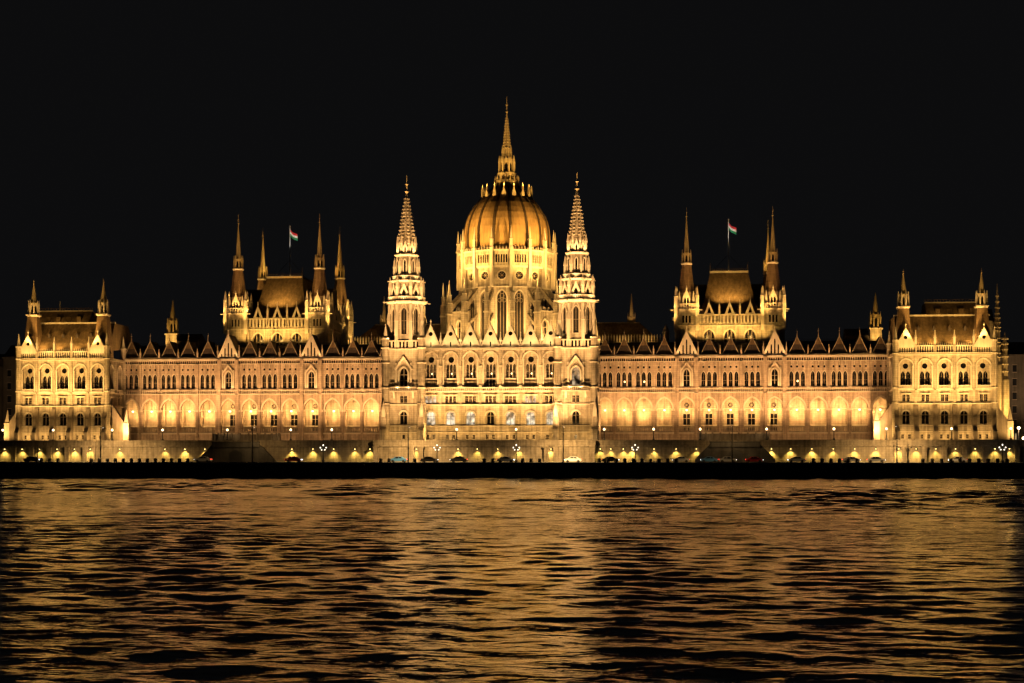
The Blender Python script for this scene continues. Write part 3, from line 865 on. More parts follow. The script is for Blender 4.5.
# ---------------------------------------------------------------- end pavilions
def pavilion(sx):
    cx, oy = 118.2, -13.0
    b = MB('stone', 'stone_trim', 'glass', sx=sx); fr = (cx, oy, 0); b.frame(*fr)
    HW = 12.5; P = 4.9
    W = []
    for i in range(-2, 3):
        u0, u1 = i * P - P / 2, i * P + P / 2
        if i == -2: u0 = -HW
        if i == 2: u1 = HW
        facade_bay(b, W, fr, u0, u1, i * P, 'end', sx)
    wins = [(nm, fr, u, z, d, k) for nm, u, z, d, k in W]
    # return faces towards the river wings and the outer ends: two narrower bays each
    for a, ox in ((-pi / 2, cx - HW), (pi / 2, cx + HW)):
        f2 = (ox, oy + 6.5, a); b.frame(*f2); W = []
        for i in (-1, 1):
            facade_bay(b, W, f2, min(0, i * 6.5), max(0, i * 6.5), i * 3.25, 'end', sx)
        wins += [(nm, f2, u, z, d, k) for nm, u, z, d, k in W]
    b.frame(*fr)
    b.box(-HW + 1.45, HW - 1.45, 1.45, 24, GZ, 32.2, 0)
    b.box(-HW - .4, HW + .4, -.4, 13.4, 31.9, 32.3, 1)
    # gallery of small arches over the middle three bays
    for i in (-1, 0, 1):
        b.posts(i * P - P / 2 + .3, i * P + P / 2 - .3, 32.3, 34.2, .0, .4, .62, .26, 1, .3); b.box(i * P - P / 2 + .3, i * P + P / 2 - .3, .42, .46, 32.3, 33.9, 2)  # dark backing panel makes the gallery openings look shaded
        for q in range(9): 
            uu = i * P - 2.2 + q * .55; b.rings(uu, .2, 4, [(.12, 34.2), (.02, 34.9)], 0, 1)
    for e in (-1, 1): b.posts(e * 7.4, e * 12.2, 32.3, 34.0, .1, .4, .62, .3, 1, .3) if e > 0 else b.posts(-12.2, -7.4, 32.3, 34.0, .1, .4, .62, .3, 1, .3)
    for i in (-1.5, -.5, .5, 1.5):
        b.box(i * P - .28, i * P + .28, -.3, .45, 19.3, 34.3, 0)
    # corner turrets of the shaft
    for e in (-1, 1):
        for dd in (-.1, 13.0):
            b.rings(e * HW, dd, 8, [(.85, GZ), (.85, 19), (.7, 19.6), (.7, 35.2)], 0, 0)
            for z in (19.1, 23.0, 31.9): b.rings(e * HW, dd, 8, [(.8, z), (.92, z + .2), (.76, z + .4)], 0, 1)
            b.rings(e * HW, dd, 8, [(.85, 35.2), (.85, 35.6), (.5, 35.7), (.05, 39.0)], 0, 1)
    p = b.build('end_pavilion', parl)
    p['label'] = 'yellow lit corner pavilion with two small spires at the ' + ('left' if sx < 0 else 'right') + ' end of the building'
    for nm, f, u, z, d, k in wins: win(nm, p, f, u, z, d, bay_window_mesh(k), sx)
    for e in (-1, 1): stone_gable(p, sx, cx + e * 9.9, oy - .1, 33.6, 38.5, 2.6, 36.2, .5, slots=False)
    for i in (-1.5, -.5, .5, 1.5): pin(p, cx + i * P, oy + .1, 34.3, 3.9, .55, sx)
    # stepped buttresses
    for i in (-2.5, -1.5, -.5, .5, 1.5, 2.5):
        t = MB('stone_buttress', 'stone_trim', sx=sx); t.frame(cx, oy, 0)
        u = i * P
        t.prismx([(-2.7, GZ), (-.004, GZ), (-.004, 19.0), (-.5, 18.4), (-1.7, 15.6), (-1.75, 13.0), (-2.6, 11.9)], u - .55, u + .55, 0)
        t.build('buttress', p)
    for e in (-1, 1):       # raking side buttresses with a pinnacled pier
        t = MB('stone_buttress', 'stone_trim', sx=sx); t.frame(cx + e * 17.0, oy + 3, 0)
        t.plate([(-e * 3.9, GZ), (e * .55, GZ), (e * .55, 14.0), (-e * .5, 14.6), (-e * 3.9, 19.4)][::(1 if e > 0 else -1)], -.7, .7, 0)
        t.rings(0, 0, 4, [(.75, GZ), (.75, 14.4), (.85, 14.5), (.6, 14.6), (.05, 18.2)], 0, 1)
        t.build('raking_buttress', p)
    # roofs
    r = MB('roof', 'stone_buttress', 'roof_dark', 'stone_trim', sx=sx); r.frame(cx, oy, 0)
    r.prismx([(1.6, 32.2), (1.6, 34.4), (3.0, 34.4), (3.0, 32.2)], -11.6, 11.9, 2)  # roof foot coloured dark for the unlit parapet walk
    r.prismx([(2.7, 34.4), (8.2, 42.3), (19, 42.3), (24, 36)], -11.8, 12.2)
    r.box(-12.0, 12.8, 8.0, 8.5, 42.3, 42.75, 3)
    r.build('roof', p)
    r = MB('roof', 'stone_buttress', 'stone_trim', sx=sx); r.frame(cx, oy, 0)
    r.prismx([(11, 42.2), (14.5, 46.3), (20, 46.3), (23, 42.2)], -3.0, 12.4)
    r.box(-3.1, 12.5, 14.3, 14.7, 46.3, 46.65, 2); r.posts(-3, 12.4, 46.65, 47.3, 14.45, 14.55, .8, .1, 0, .1)
    for q in (0, 3, 6, 9): r.box(q - .6, q + .6, 11.8, 13.2, 43.2, 44.6, 0); 
    r.build('upper_roof', p)
    # small dormers on the roof slope
    for q in (-6, -2, 2, 6):
        t = MB('roof_dark', 'roof', sx=sx); t.frame(cx + q, oy + 5.2, 0)
        t.plate([(-.35, 38.2), (.35, 38.2), (.35, 38.9), (0, 39.6), (-.35, 38.9)], 0, .25, 0)
        t.loc([(-.5, -.1, 38.8), (0, -.1, 39.8), (0, 1.6, 39.8), (-.5, 1.6, 38.8)], 1); t.loc([(.5, -.1, 38.8), (.5, 1.6, 38.8), (0, 1.6, 39.8), (0, -.1, 39.8)], 1)
        t.build('dormer', p)
    for e in (-1, 1):
        t = MB('roof_spire', 'stone_trim', 'glass', 'gold', sx=sx); t.frame(cx + e * 10.0, oy + 4.2, 0)
        t.rings(0, 0, 4, [(2.1, 32.3), (2.1, 35.8), (1.95, 36.4), (1.3, 44.0)], 0, 0)
        t.rings(0, 0, 4, [(1.3, 44.0), (1.6, 44.3), (1.6, 44.6), (1.2, 44.65)], 0, 1)
        t.rings(0, 0, 8, [(.95, 44.6), (.95, 47.6)], 0, 1)
        for k in range(8):
            a = k * pi / 4; t.frame(cx + e * 10 + .97 * sin(a), oy + 4.2 - .97 * cos(a), a); t.loc([(-.24, -.01, 45.0), (.24, -.01, 45.0), (.24, -.01, 46.6), (0, -.01, 47.1), (-.24, -.01, 46.6)], 2)
            t.frame(cx + e * 10, oy + 4.2, a + pi / 8); t.rings(0, -1.4, 4, [(.17, 44.6), (.17, 46.9), (.03, 48.6)], 0, 1)
        t.frame(cx + e * 10, oy + 4.2, 0)
        t.rings(0, 0, 8, [(1.1, 47.5), (1.15, 47.8), (.85, 47.9), (.12, 53.0)], 0, 3)
        finial(t, 0, 0, 52.9, 54.4, .13, 3)
        t.build('corner_spire', p)
    # projecting gabled bay of the end facade with its crocketed turret
    t = MB('stone', 'stone_trim', 'roof_dark', sx=sx); t.frame(cx + 11.4, oy, 0)
    t.box(0, 6.2, 21, 41, GZ, 36, 0)
    t.plate([(0, 36), (6.2, 36), (4.4, 42), (0, 42)], 20.8, 21.2, 0)
    t.prismx([(21, 36), (31, 46), (41, 36)], 0, 6.0, 2)
    for e in (21, 41):
        t.rings(5.6, e, 8, [(1.1, GZ), (1.1, 30), (.75, 31), (.7, 42.5), (.85, 42.8), (.5, 43.0), (.05, 52)], 0, 0)
        for z in (20, 27, 32, 36, 40): t.rings(5.6, e, 8, [(.75, z), (1.0, z + .2), (.72, z + .5)], 0, 1)
        for k in range(8):
            for z in (33, 35, 37, 39, 41.2, 43.6, 45.2, 46.8, 48.4):
                a = k * pi / 4; rr = .78 if z < 43 else .5 * (52 - z) / 9 + .08
                t.rings(5.6 + rr * cos(a), e + rr * sin(a), 4, [(.1, z), (.2, z + .3), (.04, z + .6)], 0, 1)
        t.rings(7.6, e, 8, [(1.2, GZ), (1.1, 26), (.8, 27), (.7, 34), (.85, 34.2), (.05, 39)], 0, 0)
        for k in range(8):
            for z in (28, 30, 32, 35.4, 36.8): a = k * pi / 4; t.rings(7.6 + .8 * cos(a), e + .8 * sin(a), 4, [(.1, z), (.22, z + .3), (.05, z + .7)], 0, 1)
        t.plate([(7.2, GZ), (10.2, GZ), (10.2, 13), (9.2, 15), (8.2, 21.5), (7.2, 22)], e - .6, e + .6, 0)
    t.build('end_bay', p)
    # rear hip roof and chimney-like ridge behind the wing junction
    return p
PAVS = {sx: pavilion(sx) for sx in (1, -1)}

# ---------------------------------------------------------------- roof pavilions (four spires each, over the chambers)
def chamber_block(sx):
    cx = 63.55
    b = MB('stone', 'stone_trim', 'glass', 'roof_dark', sx=sx)
    yf, yr = 8.2, 38.8
    wins = []
    walls = [((cx, yf, 0), 9.2, [-5.6, 0, 5.6]), ((cx - 14.2, (yf + yr) / 2, -pi / 2), 12.2, [-8, -2.7, 2.7, 8]), ((cx + 14.2, (yf + yr) / 2, pi / 2), 12.2, [-8, -2.7, 2.7, 8]), ((cx, yr, pi), 9.2, [-5.6, 0, 5.6])]
    for fr, hw, us in walls:
        b.frame(*fr)
        ed = [-hw] + [(p + q) / 2 for p, q in zip(us, us[1:])] + [hw]
        for u, e0, e1 in zip(us, ed, ed[1:]):
            b.rect(e0, e1, 30, 33.5)
            b.cell(e0, e1, 33.5, 41.6, u, arch(3.1, 33.5, 38.2, 2.1, 6), .7)
            b.band(u, 3.1, 34, 38.2, 2.1, .3, .2, 1)
            wins.append(('traceried_window', fr, u, 33.5, .62, window_mesh('chamber', shift(arch(3.1, 33.5, 38.2, 2.1, 6), 33.5), 3.1, 6.8, 2, (.62,), fw=.16)))
            b.rect(e0, e1, 41.6, 42.1)
            b.posts(e0 + .2, e1 - .2, 42.1, 44.5, .0, .45, 1.05, .5, 1, .35)
            # gablets
            b.plate([(u - 1.4, 44.5), (u + 1.4, 44.5), (u, 48.0)], -.1, .3, 1)
            b.loc([(u - .55, -.11, 44.8), (u + .55, -.11, 44.8), (u, -.11, 46.6)], 2)
            b.rings(u, .1, 4, [(.14, 47.9), (.04, 49.2)], 0, 1)
            b.rings(e0, .1, 4, [(.26, 44.5), (.26, 46.6), (.03, 48.6)], 0, 1)
        b.rect(-hw, hw, 41.6, 45, 3, d=1.2)  # back wall coloured dark as shade behind the gallery slots
        b.box(-hw, hw, -.3, -.003, 41.2, 41.5, 1); b.box(-hw, hw, -.25, .5, 44.3, 44.5, 1)
    b.frame(cx, 0, 0); b.box(-9, 9, yf + 1.1, yr - 1.1, 28, 44.4, 0); b.box(-13, 13, yf + 4, yr - 4, 28, 44.4, 0)
    c = b.build('chamber_block', parl)
    c['label'] = 'four-spired golden roof block behind the ' + ('left' if sx < 0 else 'right') + ' river wing'
    for nm, f, u, z, d, me in wins: win(nm, c, f, u, z, d, me, sx)
    # corner towers
    for ex in (-1, 1):
        for yy in (10, 37):
            t = MB('stone', 'stone_trim', 'glass', 'roof_spire', 'gold', sx=sx)
            tx = cx + ex * 11.8; h = 3.05
            for k in range(4):
                a = k * pi / 2
                t.frame(tx + h * sin(a), yy - h * cos(a), a)
                t.rect(-h, h, 28, 41.9)
                ed = [-h, -.45, .45, h]
                for i, uc in enumerate((-.9, 0, .9)):
                    t.cell(ed[i], ed[i + 1], 41.9, 45.0, uc, rect_out(.46, 42.1, 44.1), .4, 0, 2)
                t.rect(-h, h, 45.0, 45.8)
                t.box(-h, h, -.18, -.003, 41.2, 41.45, 1)
                t.box(-h - .14, h + .14, -.16, .3, 45.6, 45.9, 1)
                # gallery front with gable
                t.posts(-h + .2, h - .2, 45.9, 47.4, -.05, .2, .7, .25, 1)
                t.plate([(-1.1, 45.9), (1.1, 45.9), (1.1, 48.9), (0, 51.4), (-1.1, 48.9)], .25, .7, 1)
                for q in (-.4, .4): t.loc([(q - .25, .24, 46.6), (q + .25, .24, 46.6), (q + .25, .24, 48.6), (q, .24, 49.2), (q - .25, .24, 48.6)], 2)
                t.rings(0, .4, 4, [(.15, 51.3), (.2, 51.6), (.03, 52.4)], 0, 1)
                for q in (-1.9, 1.9): t.rings(q, .5, 4, [(.3, 45.9), (.3, 49.0), (.03, 51.0)], 0, 1)
            t.frame(tx, yy, 0)
            for qx in (-1, 1):
                for qy in (-1, 1):
                    t.rings(qx * (h - .1), qy * (h - .1), 4, [(.45, 40), (.45, 49.3), (.55, 49.4), (.4, 49.5), (.04, 52.2)], 0, 1)
                    t.frame(tx, yy, 0)
                    t.box(qx * h - .1 + (0 if qx < 0 else 0), qx * h + qx * 1.3, qy * h - .1, qy * h + .1, 45.5, 45.75, 1)
            t.rings(0, 0, 8, [(2.3, 45.9), (2.3, 50.5)], 0, 0)
            t.rings(0, 0, 8, [(2.45, 50.5), (2.1, 51.5), (1.25, 58.4)], 0, 3)
            t.rings(0, 0, 8, [(1.25, 58.3), (1.5, 58.5), (1.5, 58.8), (1.0, 58.85)], 0, 1)
            t.rings(0, 0, 8, [(.85, 58.8), (.85, 61.3)], 0, 4)
            for k in range(8):
                a = k * pi / 4; t.frame(tx + .87 * sin(a), yy - .87 * cos(a), a); t.loc([(-.22, -.01, 59.1), (.22, -.01, 59.1), (.22, -.01, 60.5), (0, -.01, 61), (-.22, -.01, 60.5)], 2)
                t.frame(tx, yy, a + pi / 8); t.rings(0, -1.25, 4, [(.15, 58.8), (.15, 60.9), (.03, 62.6)], 0, 4)
            t.frame(tx, yy, 0)
            t.rings(0, 0, 8, [(1.0, 61.2), (1.05, 61.5), (.75, 61.6), (.10, 71.2)], 0, 4)
            finial(t, 0, 0, 71.1, 74.2, .16, 4)
            t.build('corner_spire', c)
    # mansard roof
    r = MB('roof', 'roof_dark', 'stone_trim', sx=sx); r.frame(cx, 0, 0)
    A = [(-8.4, 11.0, 45.0), (8.4, 11.0, 45.0), (8.4, 36.0, 45.0), (-8.4, 36.0, 45.0)]
    B = [(-7.0, 12.2, 48.3), (7.0, 12.2, 48.3), (7.0, 34.8, 48.3), (-7.0, 34.8, 48.3)]
    T = [(-5.2, 16.5, 57.0), (5.2, 16.5, 57.0), (5.2, 30.5, 57.0), (-5.2, 30.5, 57.0)]
    for lo, hi in ((A, B), (B, T)):
        for i in range(4):
            j = (i + 1) % 4
            r.loc([lo[i], lo[j], hi[j], hi[i]], 0)
    r.loc(T, 1)
    r.box(-5.35, 5.35, 16.35, 16.7, 56.5, 57.3, 2); r.posts(-5.2, 5.2, 57.3, 57.9, 16.5, 16.55, .6, .08, 1, .08)
    r.box(-5.35, -5.0, 16.7, 30.5, 56.6, 57.2, 1); r.box(5.0, 5.35, 16.7, 30.5, 56.6, 57.2, 1)
    for e in (-1, 1): r.rings(e * 5.2, 16.5, 4, [(.15, 57.3), (.04, 59.6)], 0, 1)
    # side wings of the roof, darker
    r.prismx([(20, 45), (21.5, 54), (25.5, 54), (27, 45)], -13.4, 13.4, 1)
    r.build('mansard_roof', c)
    return c
CHAMB = {sx: chamber_block(sx) for sx in (1, -1)}

# ---------------------------------------------------------------- the dome
def dome():
    cx, cy = 0.0, 25.0
    R = 12.8
    T = R * math.tan(pi / 16)
    b = MB('stone', 'stone_trim', 'glass')
    wins = []
    for k in range(16):
        a = k * pi / 8
        b.frame(cx + R * sin(a), cy - R * cos(a), a); fr = b.F
        o = arch(2.75, 38.0, 49.9, 2.3, 6)
        b.rect(-T, T, 33, 38.0)
        b.cell(-T, T, 38.0, 53.2, 0, o, .8)
        b.band(0, 2.75, 40, 49.9, 2.3, .34, .25, 1, n=6)
        b.cell(-T, T, 53.2, 58.9, 0, circ(1.15, 56.4, 10), .6)
        if k in (0, 1, 2, 3, 13, 14, 15):
            def tracery(mb):
                for cu, cz, rr in ((-.62, 11.4, .5), (.62, 11.4, .5), (0, 12.7, .55)):
                    for i in range(8):
                        a0, a1 = i * pi / 4, (i + 1) * pi / 4
                        mb.loc([(cu + rr * cos(a0), -.14, cz + rr * sin(a0)), (cu + rr * cos(a1), -.14, cz + rr * sin(a1)), (cu + rr * 1.28 * cos(a1), -.14, cz + rr * 1.28 * sin(a1)), (cu + rr * 1.28 * cos(a0), -.14, cz + rr * 1.28 * sin(a0))], 0)
            wins.append(('drum_window', fr, 0, 38.0, .72, window_mesh('drum', shift(o, 38.0), 2.75, 14.2, 2, (), glass='glass_grey', fw=.09, sub=tracery)))
            wins.append(('rose_window', fr, 0, 55.25, .5, window_mesh('drumrose', circ(1.15, 1.15, 10), 2.3, 2.3, rose=True, fw=.07)))
        # roses get a ring
        for i in range(12):
            a0, a1 = i * pi / 6, (i + 1) * pi / 6
            b.loc([(1.15 * cos(a0), -.12, 56.4 + 1.15 * sin(a0)), (1.15 * cos(a1), -.12, 56.4 + 1.15 * sin(a1)), (1.45 * cos(a1), -.12, 56.4 + 1.45 * sin(a1)), (1.45 * cos(a0), -.12, 56.4 + 1.45 * sin(a0))], 1)
        b.box(-T, T, -.3, -.003, 53.0, 53.35, 1)
        b.box(-T - .15, T + .15, -.75, .2, 58.6, 59.1, 1)
        # gallery, proud of the drum
        G = 1.0; TG = (R + G) * math.tan(pi / 16)
        b.frame(cx + (R + G) * sin(a), cy - (R + G) * cos(a), a)
        b.rect(-TG, TG, 59.1, 59.8)
        ed = [-TG] + [(-1.5 + j) * .86 * 1.0 for j in range(0, 4)] + [TG]
        ed = [-TG, -1.08, -.36, .36, 1.08, TG]
        for j in range(5):
            uc = (j - 2) * .72
            b.cell(ed[j], ed[j + 1], 59.8, 62.6, uc, arch(.48, 59.9, 61.9, .4, 3), .45, 0, 2)
        b.rect(-TG, TG, 62.6, 63.5)
        b.box(-TG - .06, TG + .06, -.25, .5, 63.2, 63.6, 1)
        for j in range(6): b.rings(-TG + (j + .5) * 2 * TG / 6, .1, 4, [(.2, 63.6), (.02, 64.7)], 0, 1)
    b.frame(cx, cy, 0)
    b.rings(0, 0, 16, [(R + .95, 59.1), (R + .95, 63.4)], pi / 16 - pi / 16, 0) if False else None
    d = b.build('dome_drum', parl)
    d['label'] = 'pale sixteen-sided drum with tall windows and roses'
    for nm, f, u, z, dd, me in wins: win(nm, d, f, u, z, dd, me)
    # pinnacles at the drum corners
    for k in range(16):
        a = (k + .5) * pi / 8; r = 14.2
        pm = MB('stone_trim')
        pm.frame(cx, cy, a)
        pm.box(-.42, .42, -14.5, -13.3, 53.2, 64.2)
        pm.rings(0, -14.1, 4, [(.62, 64.0), (.62, 64.3), (.42, 64.4), (.40, 66.4), (.55, 66.5), (.3, 66.7), (.03, 70.2)])
        pm.build('drum_pinnacle', d)
    # flying buttresses
    for k in range(16):
        a = (k + .5) * pi / 8
        f = MB('stone', 'stone_trim'); f.frame(cx, cy, a)
        f.box(-.55, .55, -19.2, -17.6, 33.5, 48.6, 0)
        f.box(-.7, .7, -19.35, -17.45, 45.4, 45.8, 1)
        f.rings(0, -18.4, 4, [(.75, 48.6), (.75, 48.9), (.5, 49.0), (.48, 51.0), (.62, 51.1), (.35, 51.3), (.03, 55.4)], 0, 1)
        f.prismx([(-17.6, 46.6), (-13.0, 51.6), (-13.0, 53.0), (-17.6, 48.4)], -.35, .35, 0)
        f.prismx([(-17.6, 41.5), (-13.0, 44.8), (-13.0, 45.8), (-17.6, 42.6)], -.3, .3, 0)
        f.build('flying_buttress', d)
    # ambulatory round the sides
    rw = MB('stone', 'stone_trim', 'glass', 'roof_dark'); aw = []
    RA = 17.2; TA = RA * math.tan(pi / 16)
    for k in range(16):
        kk = k if k <= 8 else k - 16
        if abs(kk) < 2: continue
        a = k * pi / 8
        rw.frame(cx + RA * sin(a), cy - RA * cos(a), a)
        o = arch(2.2, 38.4, 42.2, 1.7, 5)
        rw.rect(-TA, TA, 33, 38); rw.cell(-TA, TA, 38, 46.2, 0, o, .7)
        rw.band(0, 2.2, 38.4, 42.2, 1.7, .3, .2, 1)
        rw.box(-TA, TA, -.3, .3, 46.0, 46.4, 1)
        for q in (-1.3, 0, 1.3): rw.box(q - .3, q + .3, -.02, .2, 46.4, 47.4, 1)
        rw.loc([(-TA, .2, 46.2), (TA, .2, 46.2), (TA * .76, 4.2, 47.2), (-TA * .76, 4.2, 47.2)], 3)
        aw.append(('arched_window', rw.F, 0, 38.4, .62, window_mesh('ambu', shift(o, 38.4), 2.2, 5.5, 1, (.6,), fw=.12)))
    am = rw.build('ambulatory', parl)
    for nm, f, u, z, dd, me in aw: win(nm, am, f, u, z, dd, me)
    # shell
    s = MB('dome')
    s.frame(cx, cy, 0)
    prof = [(12.2, 63.2), (12.35, 64.5), (12.5, 66.5), (12.5, 68.5), (12.3, 70.6), (11.8, 72.8), (11.1, 74.6), (10.2, 76.2), (9.1, 77.8), (7.9, 79.2), (6.7, 80.4), (5.4, 81.6), (4.2, 83.0), (3.4, 84.6)]
    n = 64
    for (r0, z0), (r1, z1) in zip(prof, prof[1:]):
        for i in range(n):
            a0, a1 = 2 * pi * i / n, 2 * pi * (i + 1) / n
            def rad(r, a):      # gores bulge slightly between the ribs
                t = ((a / (pi / 8)) % 1.0); return r * (1 + .012 * cos(2 * pi * t))
            q = [(rad(r0, a0) * sin(a0), -rad(r0, a0) * cos(a0), z0), (rad(r0, a1) * sin(a1), -rad(r0, a1) * cos(a1), z0), (rad(r1, a1) * sin(a1), -rad(r1, a1) * cos(a1), z1), (rad(r1, a0) * sin(a0), -rad(r1, a0) * cos(a0), z1)]
            s.loc(q, 0, True)
    sh = s.build('dome', parl)
    sh['label'] = 'bronze ribbed dome glowing orange'
    for k in range(16):
        rb = MB('rib'); a = (k + .5) * pi / 8; rb.frame(cx, cy, a)
        for (r0, z0), (r1, z1) in zip(prof[:-2], prof[1:-1]):
            r0 *= .99; r1 *= .99
            w0 = .2 + .13 * r0 / 12; w1 = .2 + .13 * r1 / 12
            rb.loc([(-w0, -r0 - .28, z0), (w0, -r0 - .28, z0), (w1, -r1 - .28, z1 + .03), (-w1, -r1 - .28, z1 + .03)])
            rb.loc([(-w0, -r0 + .1, z0), (-w0, -r0 - .28, z0), (-w1, -r1 - .28, z1 + .03), (-w1, -r1 + .1, z1)])
            rb.loc([(w0, -r0 - .28, z0), (w0, -r0 + .1, z0), (w1, -r1 + .1, z1), (w1, -r1 - .28, z1 + .03)])
        rb.build('rib', sh)
    for k in range(16):
        t = MB('gold', 'rib'); a = k * pi / 8; t.frame(cx, cy, a)
        t.box(-.55, .55, -7.5, -6.6, 79.4, 80.6, 0)
        t.plate([(-.62, 80.5), (.62, 80.5), (.2, 81.6), (0.14, 82.3), (-.14, 82.3), (-.2, 81.6)], -7.45, -6.95, 0)
        t.rings(0, -7.2, 4, [(.12, 82.2), (.2, 82.5), (.03, 83.6)], 0, 0)
        t.build('crown_gable', sh)
    # lantern
    l = MB('gold', 'glass', 'stone_trim', 'rib'); l.frame(cx, cy, 0)
    l.rings(0, 0, 16, [(3.5, 83.4), (3.6, 84.4), (3.5, 84.9)], 0, 0)
    for k in range(16):
        l.frame(cx, cy, k * pi / 8); l.rings(0, -3.45, 4, [(.14, 84.9), (.14, 85.7), (.02, 86.5)], 0, 0)
    l.frame(cx, cy, 0)
    l.rings(0, 0, 16, [(2.3, 83.5), (1.95, 85.2), (2.15, 86.2), (2.6, 86.6), (2.65, 87.2), (2.3, 87.25)], 0, 0)
    l.rings(0, 0, 8, [(1.6, 87.2), (1.55, 91.0)], 0, 0)
    for k in range(8):
        a = k * pi / 4
        l.frame(cx + 1.62 * sin(a), cy - 1.62 * cos(a), a)
        l.loc([(-.42, -.02, 87.7), (.42, -.02, 87.7), (.42, -.02, 89.4), (0, -.02, 90.2), (-.42, -.02, 89.4)], 1)
        l.band(0, .84, 87.7, 89.4, .8, .16, .15, 0, n=3)
        l.plate([(-.6, 90.3), (.6, 90.3), (0, 92.2)], -.35, -.05, 0)
        l.frame(cx, cy, a + pi / 8)
        l.rings(0, -2.25, 4, [(.22, 87.2), (.22, 90.0), (.3, 90.1), (.03, 92.3)], 0, 0)
        l.rings(0, -1.35, 4, [(.18, 91.2), (.18, 93.4), (.02, 95.3)], 0, 0)
    l.frame(cx, cy, 0)
    l.rings(0, 0, 8, [(1.85, 90.9), (1.9, 91.2), (1.3, 91.3), (1.1, 94.2), (1.3, 94.4), (1.0, 94.6)], 0, 0)
    ln = l.build('lantern', sh)
    s = MB('gold'); s.frame(cx, cy, 0)
    crocket_spire(s, 0, 0, .92, 94.5, .22, 104.0, 12, size=.2)
    finial(s, 0, 0, 103.9, 109.4, .24)
    s.build('spire', sh)
    return d, sh
DRUM, SHELL = dome()

# ---------------------------------------------------------------- cross halls beside the dome, rear turrets
def cross_hall(sx):
    r = MB('stone', 'stone_trim', 'roof_dark', 'roof', sx=sx); r.frame(0, 0, 0)
    r.box(16, 47, 16, 34, 28, 37.4, 0)
    r.box(16, 47, 15.6, 16.0 - .003, 37.0, 37.5, 1)
    n = 26
    for i in range(n):
        u = 25 + 21 * i / n
        r.rings(u, 15.9, 4, [(.16, 37.5), (.16, 38.9), (.2, 39.0), (.02, 39.7)], 0, 1)
    r.rings(46, 17, 8, [(.9, 36), (.9, 40), (1.1, 40.2), (.1, 42.5)], 0, 1)
    o = r.build('cross_hall', parl)
    h = MB('roof', 'roof_dark', 'stone_buttress', sx=sx); h.frame(0, 0, 0)
    A = [(16, 18, 37.4), (45, 18, 37.4), (45, 33, 37.4), (16, 33, 37.4)]
    B = [(16, 23.5, 43.4), (38.5, 23.5, 43.4), (38.5, 27.5, 43.4), (16, 27.5, 43.4)]
    for i in range(4):
        j = (i + 1) % 4; h.loc([A[i], A[j], B[j], B[i]], 0)
    h.loc(B, 1); h.box(16, 38.5, 23.3, 23.6, 43.4, 43.7, 2)
    h.build('hip_roof', o)
    f = MB('gold', sx=sx); f.frame(36.0, 25, 0)
    f.rings(0, 0, 8, [(.9, 43), (.9, 45.0), (1.05, 45.2), (.6, 45.4), (.06, 52)])
    for k in range(8):
        a = (k + .5) * pi / 4; f.rings(1.1 * cos(a), 1.1 * sin(a), 4, [(.12, 43), (.12, 45.2), (.02, 46.6)])
    f.build('fleche', o)
    return o
HALLS = {sx: cross_hall(sx) for sx in (1, -1)}
def rear_turret(sx):
    t = MB('stone', 'stone_trim', 'gold', 'glass', 'roof_dark', sx=sx); t.frame(107.5, 50, 0)
    t.rings(0, 0, 4, [(1.9, 28), (1.7, 43)], 0, 0)
    t.rings(0, 0, 4, [(2.0, 43), (2.0, 43.4), (1.3, 43.5)], 0, 1)
    t.rings(0, 0, 8, [(1.2, 43.4), (1.2, 47.2)], 0, 2)
    for k in range(8):
        a = k * pi / 4
        t.frame(107.5 + 1.22 * sin(a), 50 - 1.22 * cos(a), a); t.loc([(-.3, -.01, 44), (.3, -.01, 44), (.3, -.01, 46), (0, -.01, 46.7), (-.3, -.01, 46)], 3)
        t.frame(107.5, 50, a + pi / 8); t.rings(0, -1.6, 4, [(.2, 43.4), (.2, 46.5), (.03, 48.4)], 0, 2)
    t.frame(107.5, 50, 0)
    t.rings(0, 0, 8, [(1.3, 47.1), (1.35, 47.4), (.95, 47.5), (.05, 54)], 0, 2)
    t.box(-9, -2.2, -3, 6, 30, 41.0, 4); t.prismx([(-3, 41), (1.5, 43.4), (6, 41)], -9, -2.2, 4)
    o = t.build('rear_turret', parl)
    return o
for sx in (1, -1): rear_turret(sx)

# ================================================================== SETTING
def structure(o): o['kind'] = 'structure'; return o
g = MB('asphalt'); g.rect(0, 0, 0, 0) if False else None
g.loc([(-1500, -27, GZ - .02), (1500, -27, GZ - .02), (1500, 2500, GZ - .02), (-1500, 2500, GZ - .02)])
structure(g.build('ground'))
g = MB('paving'); g.loc([(-140, -26.6, GZ), (140, -26.6, GZ), (140, 30, GZ), (-140, 30, GZ)]); structure(g.build('terrace'))
QY = -45.0; RZ = 3.85
g = MB('asphalt', 'quay_top'); g.box(-700, 700, QY + 1.2, -26.0, -2, RZ, 0); structure(g.build('embankment_road'))
g = MB('quay_top'); g.box(-700, 700, -31.6, -27.0 - .01, RZ, RZ + .14); structure(g.build('pavement'))
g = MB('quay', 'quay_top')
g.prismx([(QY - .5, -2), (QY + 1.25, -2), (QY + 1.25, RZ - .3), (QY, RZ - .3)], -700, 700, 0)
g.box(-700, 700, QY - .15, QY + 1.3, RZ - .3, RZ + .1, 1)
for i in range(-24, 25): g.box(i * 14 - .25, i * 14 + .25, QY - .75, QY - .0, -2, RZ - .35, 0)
q = g.build('quay_wall'); tag(q, 'long dark stone quay wall rising straight out of the river', 'quay wall')

